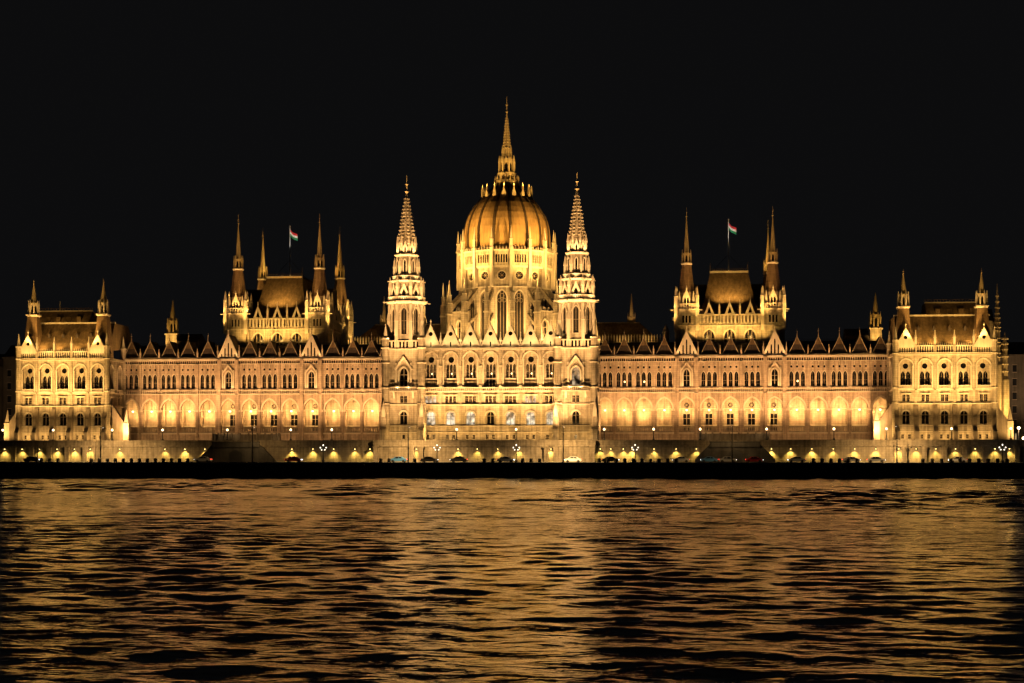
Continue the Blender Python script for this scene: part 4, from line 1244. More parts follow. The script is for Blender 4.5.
# terrace retaining wall
def retaining():
    b = MB('embank', 'embank', 'embank')
    def seg(x0, x1, y, piers=(), pw=1.2):
        b.box(x0, x1, y, -26.0, RZ, 7.9)
        b.box(x0, x1, y - .35, -26.0 + .2, 7.9, 8.25, 1)
        b.box(x0, x1, y - .1, y + .45, 8.25, 9.3, 0)
        b.box(x0, x1, y - .25, y + .6, 9.3, 9.6, 1)
        b.box(x0, x1, y - .3, y, RZ, RZ + .9, 1)
        n = int((x1 - x0) / 2.4)
        for i in range(n + 1):
            x = x0 + (x1 - x0) * i / n; b.box(x - .25, x + .25, y - .2, y - .101, 8.25, 9.3, 1)
        for p in piers:
            b.box(p - pw / 2, p + pw / 2, y - .9, y - .002, RZ, 7.6); b.box(p - pw / 2 - .15, p + pw / 2 + .15, y - 1.0, y - .003, 7.6, 7.895, 1)
    pp = [118.2 + (i - 2.5) * 4.9 for i in range(6)]
    seg(103.6, 134, -28.2, pp + [133.4])
    seg(-134, -103.6, -28.2, [-p for p in pp] + [-133.4])
    seg(28.5, 103.6, -27.0); seg(-103.6, -28.5, -27.0)
    seg(-28.5, 28.5, -28.6, [-28, -18.6, -16.2, 16.2, 18.6, 28])
    seg(134, 320, -27.0); seg(-320, -134, -27.0)
    o = b.build('retaining_wall')
    tag(o, 'long grey stone terrace wall with parapet below the parliament', 'wall')
retaining()
def stair_block(sx):
    cx = 63.9
    b = MB('embank_dark', 'stone_buttress', 'iron', sx=sx); b.frame(cx, -27.4, 0)
    b.box(-6, 6, -6, -.02, RZ, 7.7); 
    b.box(-6.2, 6.2, -6.25, -5.8, 7.7, 8.9, 0); b.box(-6.3, 6.3, -6.35, -5.7, 8.9, 9.15, 0)
    b.loc([(-1.7, -6.02, RZ + .1), (1.7, -6.02, RZ + .1), (1.7, -6.02, 6.2), (0, -6.02, 7.2), (-1.7, -6.02, 6.2)], 2)
    n = 16
    for e in (-1, 1):
        for i in range(n):
            z = 7.7 - (i + 1) * (7.7 - RZ) / (n + 1)
            b.box(e * (6 + i * .22), e * (6 + (i + 1) * .22), -5.4, -.4, RZ, z)
        P = [(e * 6, RZ), (e * 9.9, RZ), (e * 9.9, RZ + .9), (e * 6, 8.7)]
        if e < 0: P = P[::-1]
        b.plate(P, -5.9, -5.4, 0)
    o = b.build('stair_block')
    tag(o, 'dark unlit stone stair down to the quay below the ' + ('left' if sx < 0 else 'right') + ' wing', 'stairs')
    # curved terrace front above the stairs
    t = MB('stone_buttress', sx=sx); t.frame(cx, -26.0, 0)
    for i in range(12):
        a0, a1 = pi * i / 12, pi * (i + 1) / 12
        t.loc([(-9 * cos(a0), -0.2 - 2.2 * sin(a0) * 0 + 6 - 0, 8.6) if False else (-9 * cos(a0), 3 - 2.2 * sin(a0), 8.6), (-9 * cos(a1), 3 - 2.2 * sin(a1), 8.6), (-9 * cos(a1), 3 - 2.2 * sin(a1), 11.2), (-9 * cos(a0), 3 - 2.2 * sin(a0), 11.2)])
        t.loc([(-9 * cos(a0), 3 - 2.2 * sin(a0), 11.2), (-9 * cos(a1), 3 - 2.2 * sin(a1), 11.2), (-8.6 * cos(a1), 3.4 - 2.2 * sin(a1), 11.2), (-8.6 * cos(a0), 3.4 - 2.2 * sin(a0), 11.2)])
        t.loc([(-8.6 * cos(a0), 3.4 - 2.2 * sin(a0), 8.6), (-8.6 * cos(a1), 3.4 - 2.2 * sin(a1), 8.6), (-8.6 * cos(a1), 3.4 - 2.2 * sin(a1), 11.2), (-8.6 * cos(a0), 3.4 - 2.2 * sin(a0), 11.2)])
        am = (a0 + a1) / 2
        t.rings(-9 * cos(am), 3 - 2.3 * sin(am), 4, [(.22, 8.6), (.22, 11.5)])
    o = t.build('terrace_bastion')
    tag(o, 'low curved stone parapet on the terrace before the ' + ('left' if sx < 0 else 'right') + ' wing centre', 'parapet')
for sx in (1, -1): stair_block(sx)

# water
def water():
    m, nt, b = new_mat('river_water'); N = nt.nodes; L = nt.links
    b.inputs['Base Color'].default_value = (0.004, 0.0035, 0.003, 1)
    b.inputs['Roughness'].default_value = 0.09
    b.inputs['IOR'].default_value = 1.33
    geo = N.new('ShaderNodeNewGeometry')
    def layer(scale, sxy, detail, rot=0.0, rough=.55):
        mp = N.new('ShaderNodeMapping'); mp.inputs['Scale'].default_value = (sxy[0], sxy[1], 1); mp.inputs['Rotation'].default_value = (0, 0, rot)
        L.new(geo.outputs['Position'], mp.inputs['Vector'])
        n = N.new('ShaderNodeTexNoise'); n.inputs['Scale'].default_value = scale; n.inputs['Detail'].default_value = detail; n.inputs['Roughness'].default_value = rough
        n.inputs['Distortion'].default_value = 0.4
        L.new(mp.outputs['Vector'], n.inputs['Vector'])
        return n.outputs['Fac']
    patch = layer(1.0, (.012, .022), 3, .3)
    mr = N.new('ShaderNodeMapRange'); mr.inputs['From Min'].default_value = .38; mr.inputs['From Max'].default_value = .62
    mr.inputs['To Min'].default_value = .45; mr.inputs['To Max'].default_value = 1.35
    L.new(patch, mr.inputs['Value'])
    prev = None
    for sxy, det, rot, dist in WAVES:
        h = layer(1.0, sxy, det, rot, .4)
        ml = N.new('ShaderNodeMath'); ml.operation = 'MULTIPLY'; L.new(h, ml.inputs[0]); L.new(mr.outputs['Result'], ml.inputs[1])
        bp = N.new('ShaderNodeBump'); bp.inputs['Strength'].default_value = 1; bp.inputs['Distance'].default_value = dist
        L.new(ml.outputs[0], bp.inputs['Height'])
        if prev: L.new(prev, bp.inputs['Normal'])
        prev = bp.outputs['Normal']
    L.new(prev, b.inputs['Normal'])
    # real wave geometry: a sheet whose grid grows with the distance from the near bank, over a flat deep sheet
    import numpy as np
    rs = np.random.RandomState(11)
    ys = [-436.0]
    while ys[-1] < QY - .3:
        d = ys[-1] + 456.0
        ys.append(ys[-1] + min(.8, .16 + .0016 * d))
    ys[-1] = QY - .3
    ys = np.array(ys); NC = 300
    tt = np.linspace(-1, 1, NC)
    half = .40 * (ys + 448.0) + 26
    X = 30.0 + tt[None, :] * half[:, None] - .11 * (ys + 448.0)[:, None] + 18; Y = np.repeat(ys[:, None], NC, 1)
    dy = np.gradient(ys)[:, None]; dx = (2 * half / NC)[:, None]
    Z = np.zeros_like(X)
    patch = 1 + .35 * np.sin(X * .021 + Y * .034 + 1) + .25 * np.sin(-X * .037 + Y * .019 + 2.1)
    for k in range(170):
        lam = .45 * (5.2 / .45) ** rs.rand()
        a = rs.normal(0, .7); ph = rs.rand() * 6.28
        kx, ky = 2 * pi / lam * sin(a), 2 * pi / lam * cos(a)
        slope = WAVE_SLOPE * sqrt(2 / 170) * (1.0 + .5 * rs.rand())
        att = np.clip((lam / dy - 2.2) / 2.0, 0, 1) * np.clip((abs(2 * pi / max(abs(kx), 1e-3)) / dx - 2.2) / 2.0, 0, 1)
        Z += att * slope * lam / (2 * pi) * np.sin(kx * X + ky * Y + ph)
    far = np.clip((Y + 448.0 - 110) / 130, 0, 1)
    for k in range(60):
        lam = 4.0 * (14 / 4.0) ** rs.rand(); a = rs.normal(0, .6); ph = rs.rand() * 6.28
        Z += far * WAVE_SLOPE * 1.25 * sqrt(2 / 60) * lam / (2 * pi) * np.sin(2 * pi / lam * (sin(a) * X + cos(a) * Y) + ph)
    Z *= patch
    nr = len(ys)
    V = np.stack([X, Y, Z], -1).reshape(-1, 3)
    idx = np.arange(nr * NC).reshape(nr, NC)
    F = np.stack([idx[:-1, :-1], idx[:-1, 1:], idx[1:, 1:], idx[1:, :-1]], -1).reshape(-1, 4)
    base = np.array([(-900, -640, -.6), (900, -640, -.6), (900, QY + .2, -.6), (-900, QY + .2, -.6)])
    nv = len(V)
    me = bpy.data.meshes.new('river')
    me.vertices.add(nv + 4); me.vertices.foreach_set('co', np.concatenate([V, base]).ravel())
    nf = len(F) + 1
    F = np.concatenate([F, [[nv, nv + 1, nv + 2, nv + 3]]])
    me.loops.add(nf * 4); me.loops.foreach_set('vertex_index', F.ravel().astype(np.int32))
    me.polygons.add(nf); me.polygons.foreach_set('loop_start', np.arange(0, nf * 4, 4, dtype=np.int32)); me.polygons.foreach_set('loop_total', np.full(nf, 4, np.int32))
    me.polygons.foreach_set('use_smooth', np.ones(nf, bool))
    me.materials.append(m); me.update(calc_edges=True); me.validate()
    o = put('river_water', me, (0, 0, 0)); structure(o)
WAVE_SLOPE = 0.070
WAVES = (((.6, 1.3), 2, .06, .11), ((2.2, 4.4), 1, -.08, .016))
water()

# ================================================================== small things
ORD = ['first', 'second', 'third', 'fourth', 'fifth', 'sixth', 'seventh', 'eighth', 'ninth', 'tenth', 'eleventh', 'twelfth', 'thirteenth', 'fourteenth', 'fifteenth', 'sixteenth', 'seventeenth', 'eighteenth', 'nineteenth', 'twentieth']
def copy_tree(o, parent=None):
    c = o.copy(); COL.objects.link(c)
    if parent is not None:
        c.parent = parent
    for ch in [x for x in o.children]:
        copy_tree(ch, c)
    return c

# wall downlights
wl = thing('wall_lamp', (0, 0, 0), None, None)
WORLD[wl.name] = (0, 0, 0)
t = MB('iron'); t.box(-.2, .2, -.55, 0, .0, .1); t.prismx([(-.55, -.14), (-.12, -.14), (-.2, .0), (-.5, .0)], -.22, .22); t.build('housing', wl)
t = MB('bulb_amber'); t.rings(0, -.34, 8, [(.11, -.2), (.14, -.14)]); t.build('bulb', wl)
lamp_sections = [
    ('left end pavilion', -28.2, [-128.1, -123.3, -118.5, -113.7, -108.9, -104.6]),
    ('left wing, outer part', -27.0, [-97, -84.7, -79.3, -73.9]),
    ('left wing, inner part', -27.0, [-50.6, -45.0, -39.5, -33.9, -29.9]),
    ('dome block', -28.6, [-17.4, -6.6, -1.6, 3.7, 9.2, 17.4]),
    ('right wing, inner part', -27.0, [29.9, 32.6, 35.8, 38.0, 43.6, 49.2, 54.3]),
    ('right wing, outer part', -27.0, [73.2, 78.0, 83.3, 88.6, 93.9, 99.1]),
    ('right end pavilion', -28.2, [104.6, 108.9, 113.7, 118.5, 123.3, 128.1, 131.6]),
    ('far left wall end', -27.0, [-137.0, -142.0]),
]
first = True
for sec, y, xs in lamp_sections:
    for i, x in enumerate(xs):
        o = wl if first else copy_tree(wl); first = False
        o.location = (x, y, 7.45)
        tag(o, 'amber downlight on terrace wall below the %s, %s of %d from left' % (sec.replace(',', ''), ORD[sorted(xs).index(x)], len(xs)), 'wall lamp', 'amber downlights along the terrace wall')
        spot((x, y - .75, 7.1), (x, y - .1, 3.4), 2100 * random.uniform(.65, 1.2), AMBER, 104, .9, .1)

# terrace lamp posts with one globe
lp = thing('lamp_post', (0, 0, 0), None, None)
t = MB('iron'); t.rings(0, 0, 8, [(.28, 0), (.28, .25), (.12, .4), (.08, 2.3), (.14, 2.4)]); t.build('post', lp)
t = MB('bulb_warm'); t.rings(0, 0, 10, [(.1, 2.4), (.24, 2.52), (.3, 2.7), (.22, 2.9), (.05, 3.0)]); t.build('globe', lp)
where = {-128.8: 'left corner of the left end pavilion', -114.9: 'middle of the left end pavilion', -99.2: 'left end of the left wing', -85.5: 'fourth arch of the left wing', -68.0: 'left side of the left stair',
         -51.0: 'right side of the left stair', -40.1: 'right half of the left wing', -7.0: 'dome block, left of its middle', 8.4: 'dome block, right of its middle', 30.9: 'foot of the right spired tower', 43.5: 'left half of the right wing',
         55.3: 'left side of the right stair', 72.0: 'right side of the right stair', 88.8: 'right half of the right wing', 101.8: 'right end of the right wing', 117.6: 'middle of the right end pavilion', 132.0: 'right corner of the right end pavilion'}
for i, (x, w) in enumerate(where.items()):
    o = lp if i == 0 else copy_tree(lp)
    o.location = (x, -26.9 if 29 < abs(x) < 103 else (-28.1 if abs(x) > 103 else -28.5), 9.6)
    tag(o, 'glowing globe lamp on parapet before the ' + w, 'street lamp', 'single globe lamps on the terrace parapet')
    spot((x, o.location.y - .3, 12.8), (x, o.location.y + 1.5, 9), 260, (1, .7, .35), 150, .6, .3)

# candelabra lamps on the quay
def candelabra(name, bulb):
    c = thing(name, (0, 0, 0), None, None)
    t = MB('iron'); t.rings(0, 0, 8, [(.32, 0), (.3, .6), (.13, .8), (.09, 3.6), (.12, 3.7)])
    heads = [(0, 4.35)] + [(.75, 3.75), (-.75, 3.75), (.42, 3.2), (-.42, 3.2)]
    for u, z in heads[1:]: t.box(min(0, u), max(0, u), -.04, .04, z - .36, z - .28); t.box(u - .04, u + .04, -.04, .04, z - .36, z - .2)
    t.box(-.05, .05, -.05, .05, 3.7, 4.15); t.build('post', c)
    for u, z in heads:
        q = MB(bulb); q.rings(u, 0, 8, [(.06, z - .17), (.14, z - .08), (.16, z + .04), (.11, z + .13), (.03, z + .18)]); q.build('globe', c)
    return c
lit = candelabra('candelabra_lamp', 'bulb_white'); off = candelabra('candelabra_lamp', 'bulb_off')
cw = [(-39.5, 1, 'left wing, just right of the left stair'), (-10.4, 1, 'left part of the dome block'), (9.6, 1, 'right part of the dome block'), (39.2, 1, 'right wing, beside its left end'), (127.9, 1, 'right end pavilion, near the right corner'), (-114.6, 0, 'left end pavilion'), (105.5, 0, 'right end pavilion, at its left corner')]
f1 = f0 = True
for x, on, w in cw:
    src = lit if on else off
    fresh = f1 if on else f0
    o = src if fresh else copy_tree(src)
    if on: f1 = False
    else: f0 = False
    o.location = (x, -39.5, RZ)
    tag(o, ('lit' if on else 'unlit dark') + ' five-globe lamp post before the ' + w, 'street lamp', 'five-globe lamp posts on the quay')
    if on: spot((x, -39.5, RZ + 4.6), (x, -36, RZ), 250, (1, .92, .78), 140, .6, .3)
WARMF = (1, .62, .26)
# tall masts
tm = thing('street_mast', (0, 0, 0), None, None)
t = MB('iron'); t.rings(0, 0, 8, [(.2, 0), (.16, 1.2), (.08, 9.0)]); t.box(-.05, .05, -.05, 1.8, 8.95, 9.05); t.build('mast', tm)
t = MB('iron', 'bulb_white'); t.box(-.16, .16, 1.5, 2.2, 8.9, 9.08); t.box(-.12, .12, 1.6, 2.1, 8.85, 8.897, 1); t.build('lamp_head', tm)
mw = [(-97, 'the left wing near the left end pavilion'), (-57.3, 'the left stair'), (-17.4, 'the left spired tower'), (21.5, 'the right spired tower'), (63.0, 'the right stair'), (102.6, 'the right wing near the right end pavilion')]
for i, (x, w) in enumerate(mw):
    o = tm if i == 0 else copy_tree(tm); o.location = (x, -41.5, RZ)
    tag(o, 'tall thin dark street mast before ' + w, 'street lamp', 'tall masts along the quay')
    spot((x, -39.5, RZ + 8.7), (x, -35, 0), 3500 if 50 < abs(x) < 70 else 26000, (1, .60, .22), 158, .6, .15)

# bollards
bl = MB('embank_dark'); bl.rings(0, 0, 8, [(.42, 0), (.40, .75), (.46, .85), (.3, 1.05), (.05, 1.1)]); bm = bl.proto('bollard')
brow = [('left end pavilion', [-131 + 2.2 * i for i in range(4)] + [-112 + 2.2 * i for i in range(3)]), ('left wing', [-98.8 + 2.1 * i for i in range(13)]), ('dome block', [-24, -21.9, -15.5, 2.0, 4.1, 11.6, 13.7, 15.8]), ('right wing, left half', [30.5 + 2.1 * i for i in range(10)]), ('right wing, right half', [82.5 + 2.1 * i for i in range(6)]), ('right end pavilion', [108.5 + 2.2 * i for i in range(10)])]
for sec, xs in brow:
    for i, x in enumerate(xs):
        o = put('bollard', bm, (x, -43.2, RZ + .0))
        tag(o, 'squat dark bollard on quay edge before the %s, %s from its left' % (sec.replace(',', ''), ORD[i]), 'bollard', 'dark bollards along the quay edge')

# cars
def car_proto(paint):
    c = thing('car', (0, 0, 0), None, None)
    prof = [(-2.1, .35), (-2.15, .75), (-2.05, .95), (-1.5, 1.02), (-.95, 1.42), (-.3, 1.5), (.6, 1.46), (1.35, 1.02), (1.9, .95), (2.1, .8), (2.15, .45), (2.05, .3), (1.75, .3), (1.62, .55), (1.35, .68), (1.08, .55), (.95, .3), (-.95, .3), (-1.08, .55), (-1.35, .68), (-1.62, .55), (-1.75, .3)]
    b = MB(paint, 'glass'); b.plate(prof[::-1], -.84, .84, 0)
    body = b.build('body', c)
    g = MB('glass')
    for d in (-.85, .845): 
        g.plate([(-1.05, 1.04), (-.3, 1.04), (-.3, 1.4), (-.82, 1.36)], d, d + .005); g.plate([(-.2, 1.04), (1.1, 1.04), (.5, 1.38), (-.2, 1.41)], d, d + .005)
    g.loc([(1.36, -.7, 1.03), (1.36, .7, 1.03), (.66, .66, 1.45), (.66, -.66, 1.45)]); g.build('window', c)
    for u in (-1.35, 1.35):
        for d in (-.8, .62):
            w = MB('iron', 'bulb_off'); 
            ring = [(u + .32 * cos(i * pi / 6), .32 + .32 * sin(i * pi / 6)) for i in range(12)]
            w.plate(ring, d - .06, d + .2, 0); hub = [(u + .18 * cos(i * pi / 6), .32 + .18 * sin(i * pi / 6)) for i in range(12)]
            w.plate(hub, d - .08, d - .061, 1); w.build('wheel', c)
    for d in (-.62, .62):
        h = MB('head'); h.box(2.08, 2.17, d - .17, d + .17, .62, .8); h.build('headlight', c)
        h = MB('tail'); h.box(-2.17, -2.1, d - .15, d + .15, .72, .88); h.build('taillight', c)
    return c
M['head'] = emit_mat('headlight_glass', (.9, .95, 1.0), 6); M['tail'] = emit_mat('taillight_glass', (1, .06, .03), 5)
cols = {'white': (.75, .76, .78), 'black': (.02, .02, .022), 'red': (.45, .03, .03), 'blue': (.05, .16, .35), 'silver': (.4, .41, .43)}
protos = {}
for k, c in cols.items():
    M['paint_' + k] = plain_mat(k + '_car_paint', c, rough=.3, spec=.5, var=.03)
cars = [(-116.5, 'black', 1, 'before the left end pavilion'), (-72.0, 'silver', -1, 'at the outer edge of the left stair'), (-47.5, 'red', 1, 'just right of the left stair'), (-21.0, 'blue', -1, 'before the left spired tower'),
        (-12.6, 'black', 1, 'beside the five-globe lamp left of the dome'), (-5.5, 'black', -1, 'under the dome, left of centre'), (6.8, 'silver', 1, 'under the dome, right of centre'), (23.5, 'white', -1, 'before the right spired tower'),
        (33.0, 'black', 1, 'by the right spired tower foot'), (50.5, 'white', -1, 'at the left half of the right wing'), (57.5, 'blue', -1, 'at the left edge of the right stair'), (62.0, 'white', 1, 'at the middle of the right stair'),
        (68.5, 'red', 1, 'before the right stair'), (79.0, 'silver', -1, 'just right of the right stair'), (92.0, 'white', 1, 'at the right half of the right wing'), (98.0, 'silver', 1, 'near the right end of the right wing'), (118.0, 'white', -1, 'before the right end pavilion')]
for x, k, dr, w in cars:
    if k not in protos: protos[k] = car_proto('paint_' + k); o = protos[k]
    else: o = copy_tree(protos[k])
    o.location = (x, -38.2 if dr > 0 else -35.2, RZ + .01); o.rotation_euler = (0, 0, 0 if dr > 0 else pi)
    tag(o, k + ' car on the quay road ' + w, 'car', 'cars on the quay road')

# flags
def flag(sx):
    x, y = sx * 63.55, 23.0
    p = thing('flagpole', (x, y, 57.0), ('thin pale flagpole on the %s four-spired roof block' % ('left' if sx < 0 else 'right')), 'flagpole', 'flagpoles over the roof blocks')
    t = MB('pole'); t.frame(x, y, 0); t.rings(0, 0, 8, [(.22, 57.0), (.13, 62), (.09, 72.3)]); t.rings(0, 0, 8, [(.05, 72.3), (.22, 72.55), (.03, 72.9)]); t.build('pole', p)
    t = MB('iron'); t.frame(x, y, 0)
    for e in (-1, 1):
        t.plate([(e * .06, 62.6), (e * .06, 62.72), (e * 4.6, 57.9), (e * 4.52, 57.8)][::(1 if e < 0 else -1)], -.03, .03)
    t.build('stay', p)
    f = MB('flag_red', 'flag_white', 'flag_green'); f.frame(x, y, 0)
    nu = 12
    def Pt(i, j):
        s = i / nu; v = j / 6
        u = .12 + s * 2.1; z = 71.6 - v * 1.9 - s * 1.55 - .25 * sin(s * 4)
        d = .35 * sin(s * 7 + v * 1.3) * s
        return (u, d, z)
    for i in range(nu):
        for j in range(6):
            f.loc([Pt(i, j + 1), Pt(i + 1, j + 1), Pt(i + 1, j), Pt(i, j)], j // 2, True)
    o = f.build('flag')
    tag(o, 'drooping red white green flag above the %s four-spired roof block' % ('left' if sx < 0 else 'right'), 'flag', 'flags over the roof blocks')
    spot((x + .8, y - 9.5, 58.2), (x + .9, y, 70), 6000, (1, .95, .9), 24, .6, .1)
M['pole'] = plain_mat('pale_pole_paint', (.6, .62, .62)); M['flag_red'] = plain_mat('flag_red_cloth', (.6, .03, .04), .8); M['flag_white'] = plain_mat('flag_white_cloth', (.8, .8, .8), .8); M['flag_green'] = plain_mat('flag_green_cloth', (.02, .25, .10), .8)
for sx in (-1, 1): flag(sx)

# background town houses, nearly unlit
M['house'] = stone_mat('dark_plaster', (.12, .10, .08), var=.3, streak=.3)  # dark plaster with random mottling and vertical streaks
M['house_win'] = plain_mat('house_window_glass', (.015, .015, .017), .2); M['house_lit'] = emit_mat('house_window_lit', (1, .7, .35), .35)
def house(x0, x1, y, h, lab, seed):
    rnd = random.Random(seed)
    cxh = (x0 + x1) / 2
    t = thing('town_house', (cxh, y, GZ), lab, 'building')
    b = MB('house'); b.box(x0, x1, y, y + 18, GZ, GZ + h); b.box(x0 - .3, x1 + .3, y - .4, y + 18, GZ + h, GZ + h + .5); b.build('wall', t)
    r = MB('roof_dark'); r.prismx([(-.2 + y, GZ + h + .5), (y + 6, GZ + h + 4.5), (y + 12, GZ + h + 4.5), (y + 18, GZ + h + .5)], x0, x1); r.build('roof', t)
    n = int((x1 - x0) / 3.4); fl = int(h / 4)
    for i in range(n):
        for j in range(fl):
            w = MB('frame', 'house_lit' if rnd.random() < .08 else 'house_win')
            ux = x0 + (i + .5) * (x1 - x0) / n; zz = GZ + 1.4 + j * 4
            w.box(ux - .65, ux + .65, y - .12, y - .003, zz - .2, zz, 0); w.rect(ux - .55, ux + .55, zz, zz + 2.0, 1, d=y - .02); w.box(ux - .7, ux + .7, y - .15, y - .003, zz + 2.0, zz + 2.2, 0)
            w.build('window', t)
house(-159, -139.5, 42, 27, 'dark town house at the far left edge beyond the left end pavilion', 1)
house(-200, -159.5, 38, 24, 'unlit broad town house outermost at left, partly outside the view', 2)
house(141.5, 160, 46, 26, 'dark narrow town house just beyond the right end pavilion', 3)
house(160.5, 198, 40, 24, 'unlit broad town house outermost at right, partly outside the view', 4)
tl = [(-141, 14, 13.2, 'left of the left end pavilion'), (142, 24, 12.0, 'just right of the right end pavilion'), (145.5, 32, 13.4, 'second right of the right end pavilion'), (144.5, 20, 10.4, 'lowest right of the right end pavilion')]
sl = None
for x, y, z, w in tl:
    if sl is None:
        sl = thing('street_lamp', (0, 0, 0), None, None)
        t = MB('iron'); t.rings(0, 0, 8, [(.14, 0), (.07, 4.4)]); t.build('post', sl)
        t = MB('bulb_warm'); t.rings(0, 0, 10, [(.1, 4.4), (.36, 4.6), (.45, 4.85), (.3, 5.1), (.05, 5.2)]); t.build('globe', sl); o = sl
    else: o = copy_tree(sl)
    o.location = (x, y, z - 4.8); tag(o, 'glowing globe street lamp ' + w, 'street lamp', 'street lamps beyond the building')
    spot((x, y - .8, z), (x * 1.02, y + 14, z - 2), 9000, (1, .62, .3), 165, .5, .3)

# ================================================================== FLOODLIGHTS
# central facade: each bay from the foot of the wall and from the terrace edge
for i in range(-3, 4):
    x = i * 5.35
    spot((x, -18.5, 8.9), (x, -14, 17), 2000, YEL, 130, .8, .3)
    spot((x, -20.2, 9.0), (x, -14, 23), 9500, YEL, 70, .9, .3)
    spot((x + 2.6, -25.5, 9.2), (x + 2.6, -14, 30), 36000, WARM, 62, .9, .3)
    spot((x, -16.8, 34.6), (x, -14, 38.5), 800, PALE, 130, .8, .2)
for sx in (1, -1):
    cx = sx * 22.9                                              # river towers
    for q in (-3, 3): spot((cx + q, -26.5, 9.2), (cx + q, -17, 27), 20000, WARM, 78, .9, .3)
    for q in (-3, 3): spot((cx + q, -20.8, 8.9), (cx + q * .5, -16.8, 17), 1000, YEL, 130, .8, .3)
    for q in (-1, 1): spot((cx + q * 1.6, -18.3, 23.2), (cx + q * .8, -16.8, 28), 420, PALE, 120, .8, .1)
    for q in (-1, 1):
        spot((cx + q * 4.2, -17.6, 36.5), (cx + q, -15.5, 43), 2600, PALE, 90, .8, .2)
    spot((cx - sx * 13, -8, 41.5), (cx, -12, 48), 12000, YEL, 60, .8, .2)
    spot((cx + sx * 10, -8, 34.5), (cx, -12, 45), 9000, YEL, 80, .8, .2)
    for q in (-1, 0, 1):
        a = q * pi / 3.4
        spot((cx + 5.6 * sin(a), -12 - 5.6 * cos(a), 47.1), (cx + 1.5 * sin(a), -12 - 1.5 * cos(a), 53), 330, PALE, 120, .8, .2)
        spot((cx + 4.4 * sin(a), -12 - 4.4 * cos(a), 52.6), (cx + sin(a), -12 - cos(a), 59), 300, PALE, 120, .8, .2)
        spot((cx + 3.3 * sin(a), -12 - 3.3 * cos(a), 59.6), (cx, -12, 68), 1100, WARM, 100, .8, .2)
    spot((cx, -43, 9), (cx, -12, 50), 220000, WARM, 34, .8, .5)
    for q in (-1, 1): spot((cx + q * 20, -40, 9), (cx, -12, 67), 420000, WARM, 22, .8, .5)
    for i in range(-2, 3):                                      # end pavilions
        x = sx * 118.2 + i * 4.9
        spot((x, -16.3, 8.9), (x, -13.2, 16), 1700, YEL, 140, .8, .3)
        spot((x, -26.5, 9.3), (x, -13, 29), 39000, YEL, 60, .9, .3)
    for q in (-10, -4, 4, 10): spot((sx * 118.2 + q, -15.2, 32.6), (sx * 118.2 + q, -12, 38), 450, YEL, 130, .8, .2)
    for q in (-7, -2.4, 2.4, 7): spot((sx * 118.2 + q, -11.9, 34.9), (sx * 118.2 + q, -5, 41), 2600, GOLD, 120, .8, .2)
    for q in (-8, 0, 8): spot((sx * 118.2 + q, -43.5, 12.5), (sx * 118.2 + q, -6, 41), 55000, GOLD, 22, .9, .3)
    for q in (0, 6, 12): spot((sx * (118.2 + q), -4.2, 43.2), (sx * (118.2 + q), 0, 46), 350, GOLD, 120, .8, .2)
    spot((sx * 140, 2, 10), (sx * 137, 12, 36), 45000, GOLD, 60, .9, .3)
    for e in (-1, 1): spot((sx * 118.2 + e * 9, -15.5, 34.6), (sx * 118.2 + e * 10, -9, 46), 9000, GOLD, 60, .8, .2)
    spot((sx * 101.5, -15, 9.2), (sx * 104.5, -8, 18), 5000, YEL, 110, .8, .3)
    spot((sx * 138.5, -15, 9.2), (sx * 133, -8, 22), 9000, YEL, 110, .8, .3)
    spot((sx * 99, -3, 33.8), (sx * 105, -6, 38), 3000, YEL, 110, .8, .3)
    for x in [30 + i * 5.4 for i in range(14)]:                 # river wings
        if x < 105: spot((sx * x, -15, 9.2), (sx * x, 0, 12.5), 1300, PINK, 95, .9, .3)
        if x < 105: spot((sx * x, -16, 9.2), (sx * x, 0, 28), 21500, PINK, 72, .9, .3)
    for q in range(-12, 13, 3): spot((sx * 63.55 + q, 4.2, 38.3), (sx * 63.55 + q, 8.5, 43), 1900 if abs(q) < 9 else 1100, GOLD, 130, .8, .2)
    for q in (-2.8, 2.8, 0): spot((sx * 63.55 + q, 9.2, 48.6), (sx * 63.55 + q * .8, 14.5, 53), 2200, GOLD, 120, .8, .2)
    for e in (-1, 1):
        for yy in (10, 37):
            spot((sx * 63.55 + e * 11.8, yy - 5.0, 45.9), (sx * 63.55 + e * 11.8, yy, 57), 1500, GOLD, 70, .8, .2)
            spot((sx * 63.55 + e * 11.8 - 3.9, yy - 3.5, 46.2), (sx * 63.55 + e * 11.8, yy, 52), 1000, GOLD, 100, .8, .2)
            spot((sx * 63.55 + e * 11.8 + 3.9, yy - 3.5, 46.2), (sx * 63.55 + e * 11.8, yy, 52), 1000, GOLD, 100, .8, .2)
        for yy in (12, 20, 28, 36): spot((sx * 63.55 + e * 20.5, yy, 36), (sx * 63.55 + e * 14, yy, 42), 9000, GOLD, 100, .8, .2)
    for e in (-1, 1):
        tx = sx * 63.55 + e * 11.8
        spot((tx - e * 6, 30.5, 57.8), (tx, 37, 66), 9000, GOLD, 70, .8, .2)
        spot((tx + e * 7, 30, 47), (tx, 37, 56), 8000, GOLD, 60, .8, .2)
        spot((tx - e * 3.5, 2.8, 39.2), (tx, 10, 60), 20000, GOLD, 44, .9, .3)
        spot((tx + e * 5.5, 5.0, 39.2), (tx, 10, 60), 20000, GOLD, 44, .9, .3)
    for x in (27, 34, 41): spot((sx * x, 13.4, 36.8), (sx * x, 18, 40.5), 420, GOLD, 110, .8, .2)
    spot((sx * 36, 20.5, 43.0), (sx * 36, 25, 48), 700, WARM, 60, .8, .2)
    spot((sx * 107.5, 43, 38), (sx * 107.5, 50, 46), 6000, GOLD, 80, .8, .2)
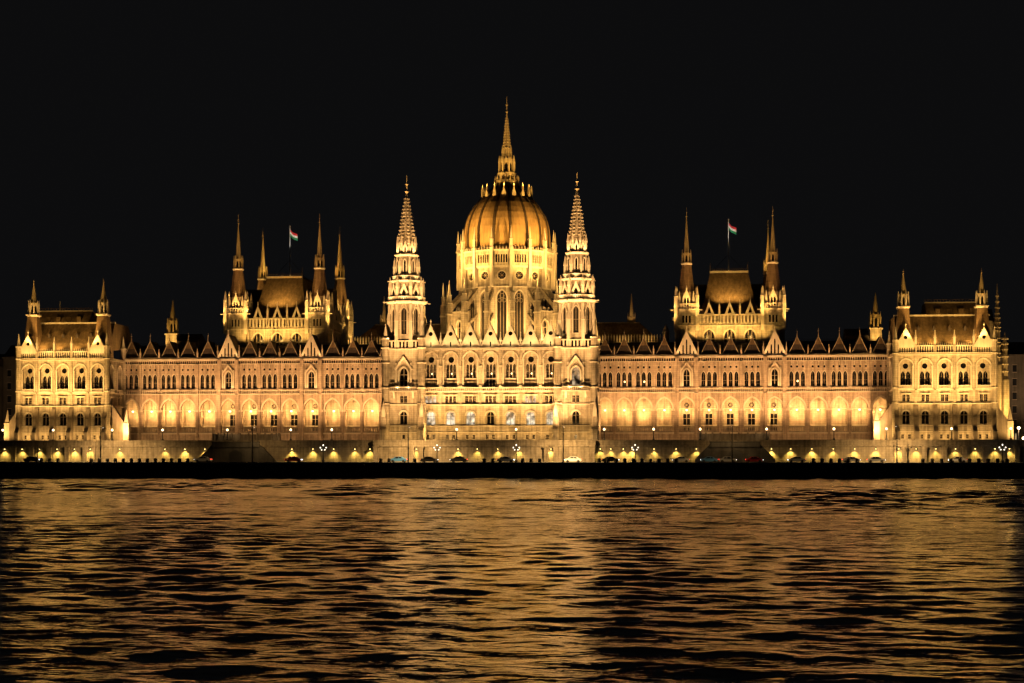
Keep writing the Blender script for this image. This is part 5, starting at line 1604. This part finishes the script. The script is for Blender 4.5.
    # the dome from the river towers and from the roof
    spot((sx * 20.5, -6.0, 47.4), (0, 25, 73), 220000, GOLD, 40, .9, .4)
    spot((sx * 33, 6, 40), (sx * 6, 25, 73), 150000, GOLD, 40, .9, .4)
    spot((sx * 27, 19, 38), (sx * 14, 22, 46), 14000, YEL, 80, .9, .3)
    spot((sx * 19, -6.0, 47.4), (0, 25, 95), 60000, GOLD, 20, .9, .4)
    spot((sx * 17, -3, 36), (0, 18, 49), 15000, YEL, 40, .9, .4)
for x in (-16, -10.7, -5.3, 0, 5.3, 10.7, 16): spot((x, -9, 36.2), (x * .95, 9, 46), 7000, YEL, 66, .9, .3)
for k in range(16):
    kk = k if k <= 8 else k - 16
    a = k * pi / 8
    if abs(kk) > 5: continue
    spot((20.2 * sin(a), 25 - 20.2 * cos(a), 36.0), (12 * sin(a), 25 - 12 * cos(a), 48), 17000, YEL, 80, .8, .3)
    spot((20.5 * sin(a), 25 - 20.5 * cos(a), 47.0), (12 * sin(a), 25 - 12 * cos(a), 58), 1400, YEL, 80, .8, .3)
    spot((15.8 * sin(a), 25 - 15.8 * cos(a), 63.8), (9.0 * sin(a), 25 - 9.0 * cos(a), 76), 800, GOLD, 80, .9, .3)
    spot((7.9 * sin(a), 25 - 7.9 * cos(a), 82.6), (0, 25, 92), 900, GOLD, 70, .8, .2)

# ================================================================== world, camera
w = bpy.data.worlds.new('World'); SC.world = w; w.use_nodes = True
bg = w.node_tree.nodes['Background']
bg.inputs['Color'].default_value = (0.0038, 0.0038, 0.0041, 1); bg.inputs['Strength'].default_value = 1.0

cam = bpy.data.cameras.new('Camera'); co = bpy.data.objects.new('Camera', cam); COL.objects.link(co)
co.location = (52.9, -448.0, 6.0); co.rotation_euler = (pi / 2, 0, radians(6.2))
cam.sensor_width = 36; cam.lens = 36 * 1645 / 1024
cam.shift_y = (454 - 341.5) / 1024
cam.clip_start = 1; cam.clip_end = 6000
SC.camera = co
SC.view_settings.view_transform = 'Standard'; SC.view_settings.look = 'None'; SC.view_settings.exposure = 0; SC.view_settings.gamma = 1
SC.cycles.max_bounces = 4; SC.cycles.diffuse_bounces = 2; SC.cycles.glossy_bounces = 3; SC.cycles.transmission_bounces = 1
SC.cycles.sample_clamp_indirect = 8; SC.cycles.caustics_reflective = False; SC.cycles.caustics_refractive = False
SC.cycles.use_denoising = True
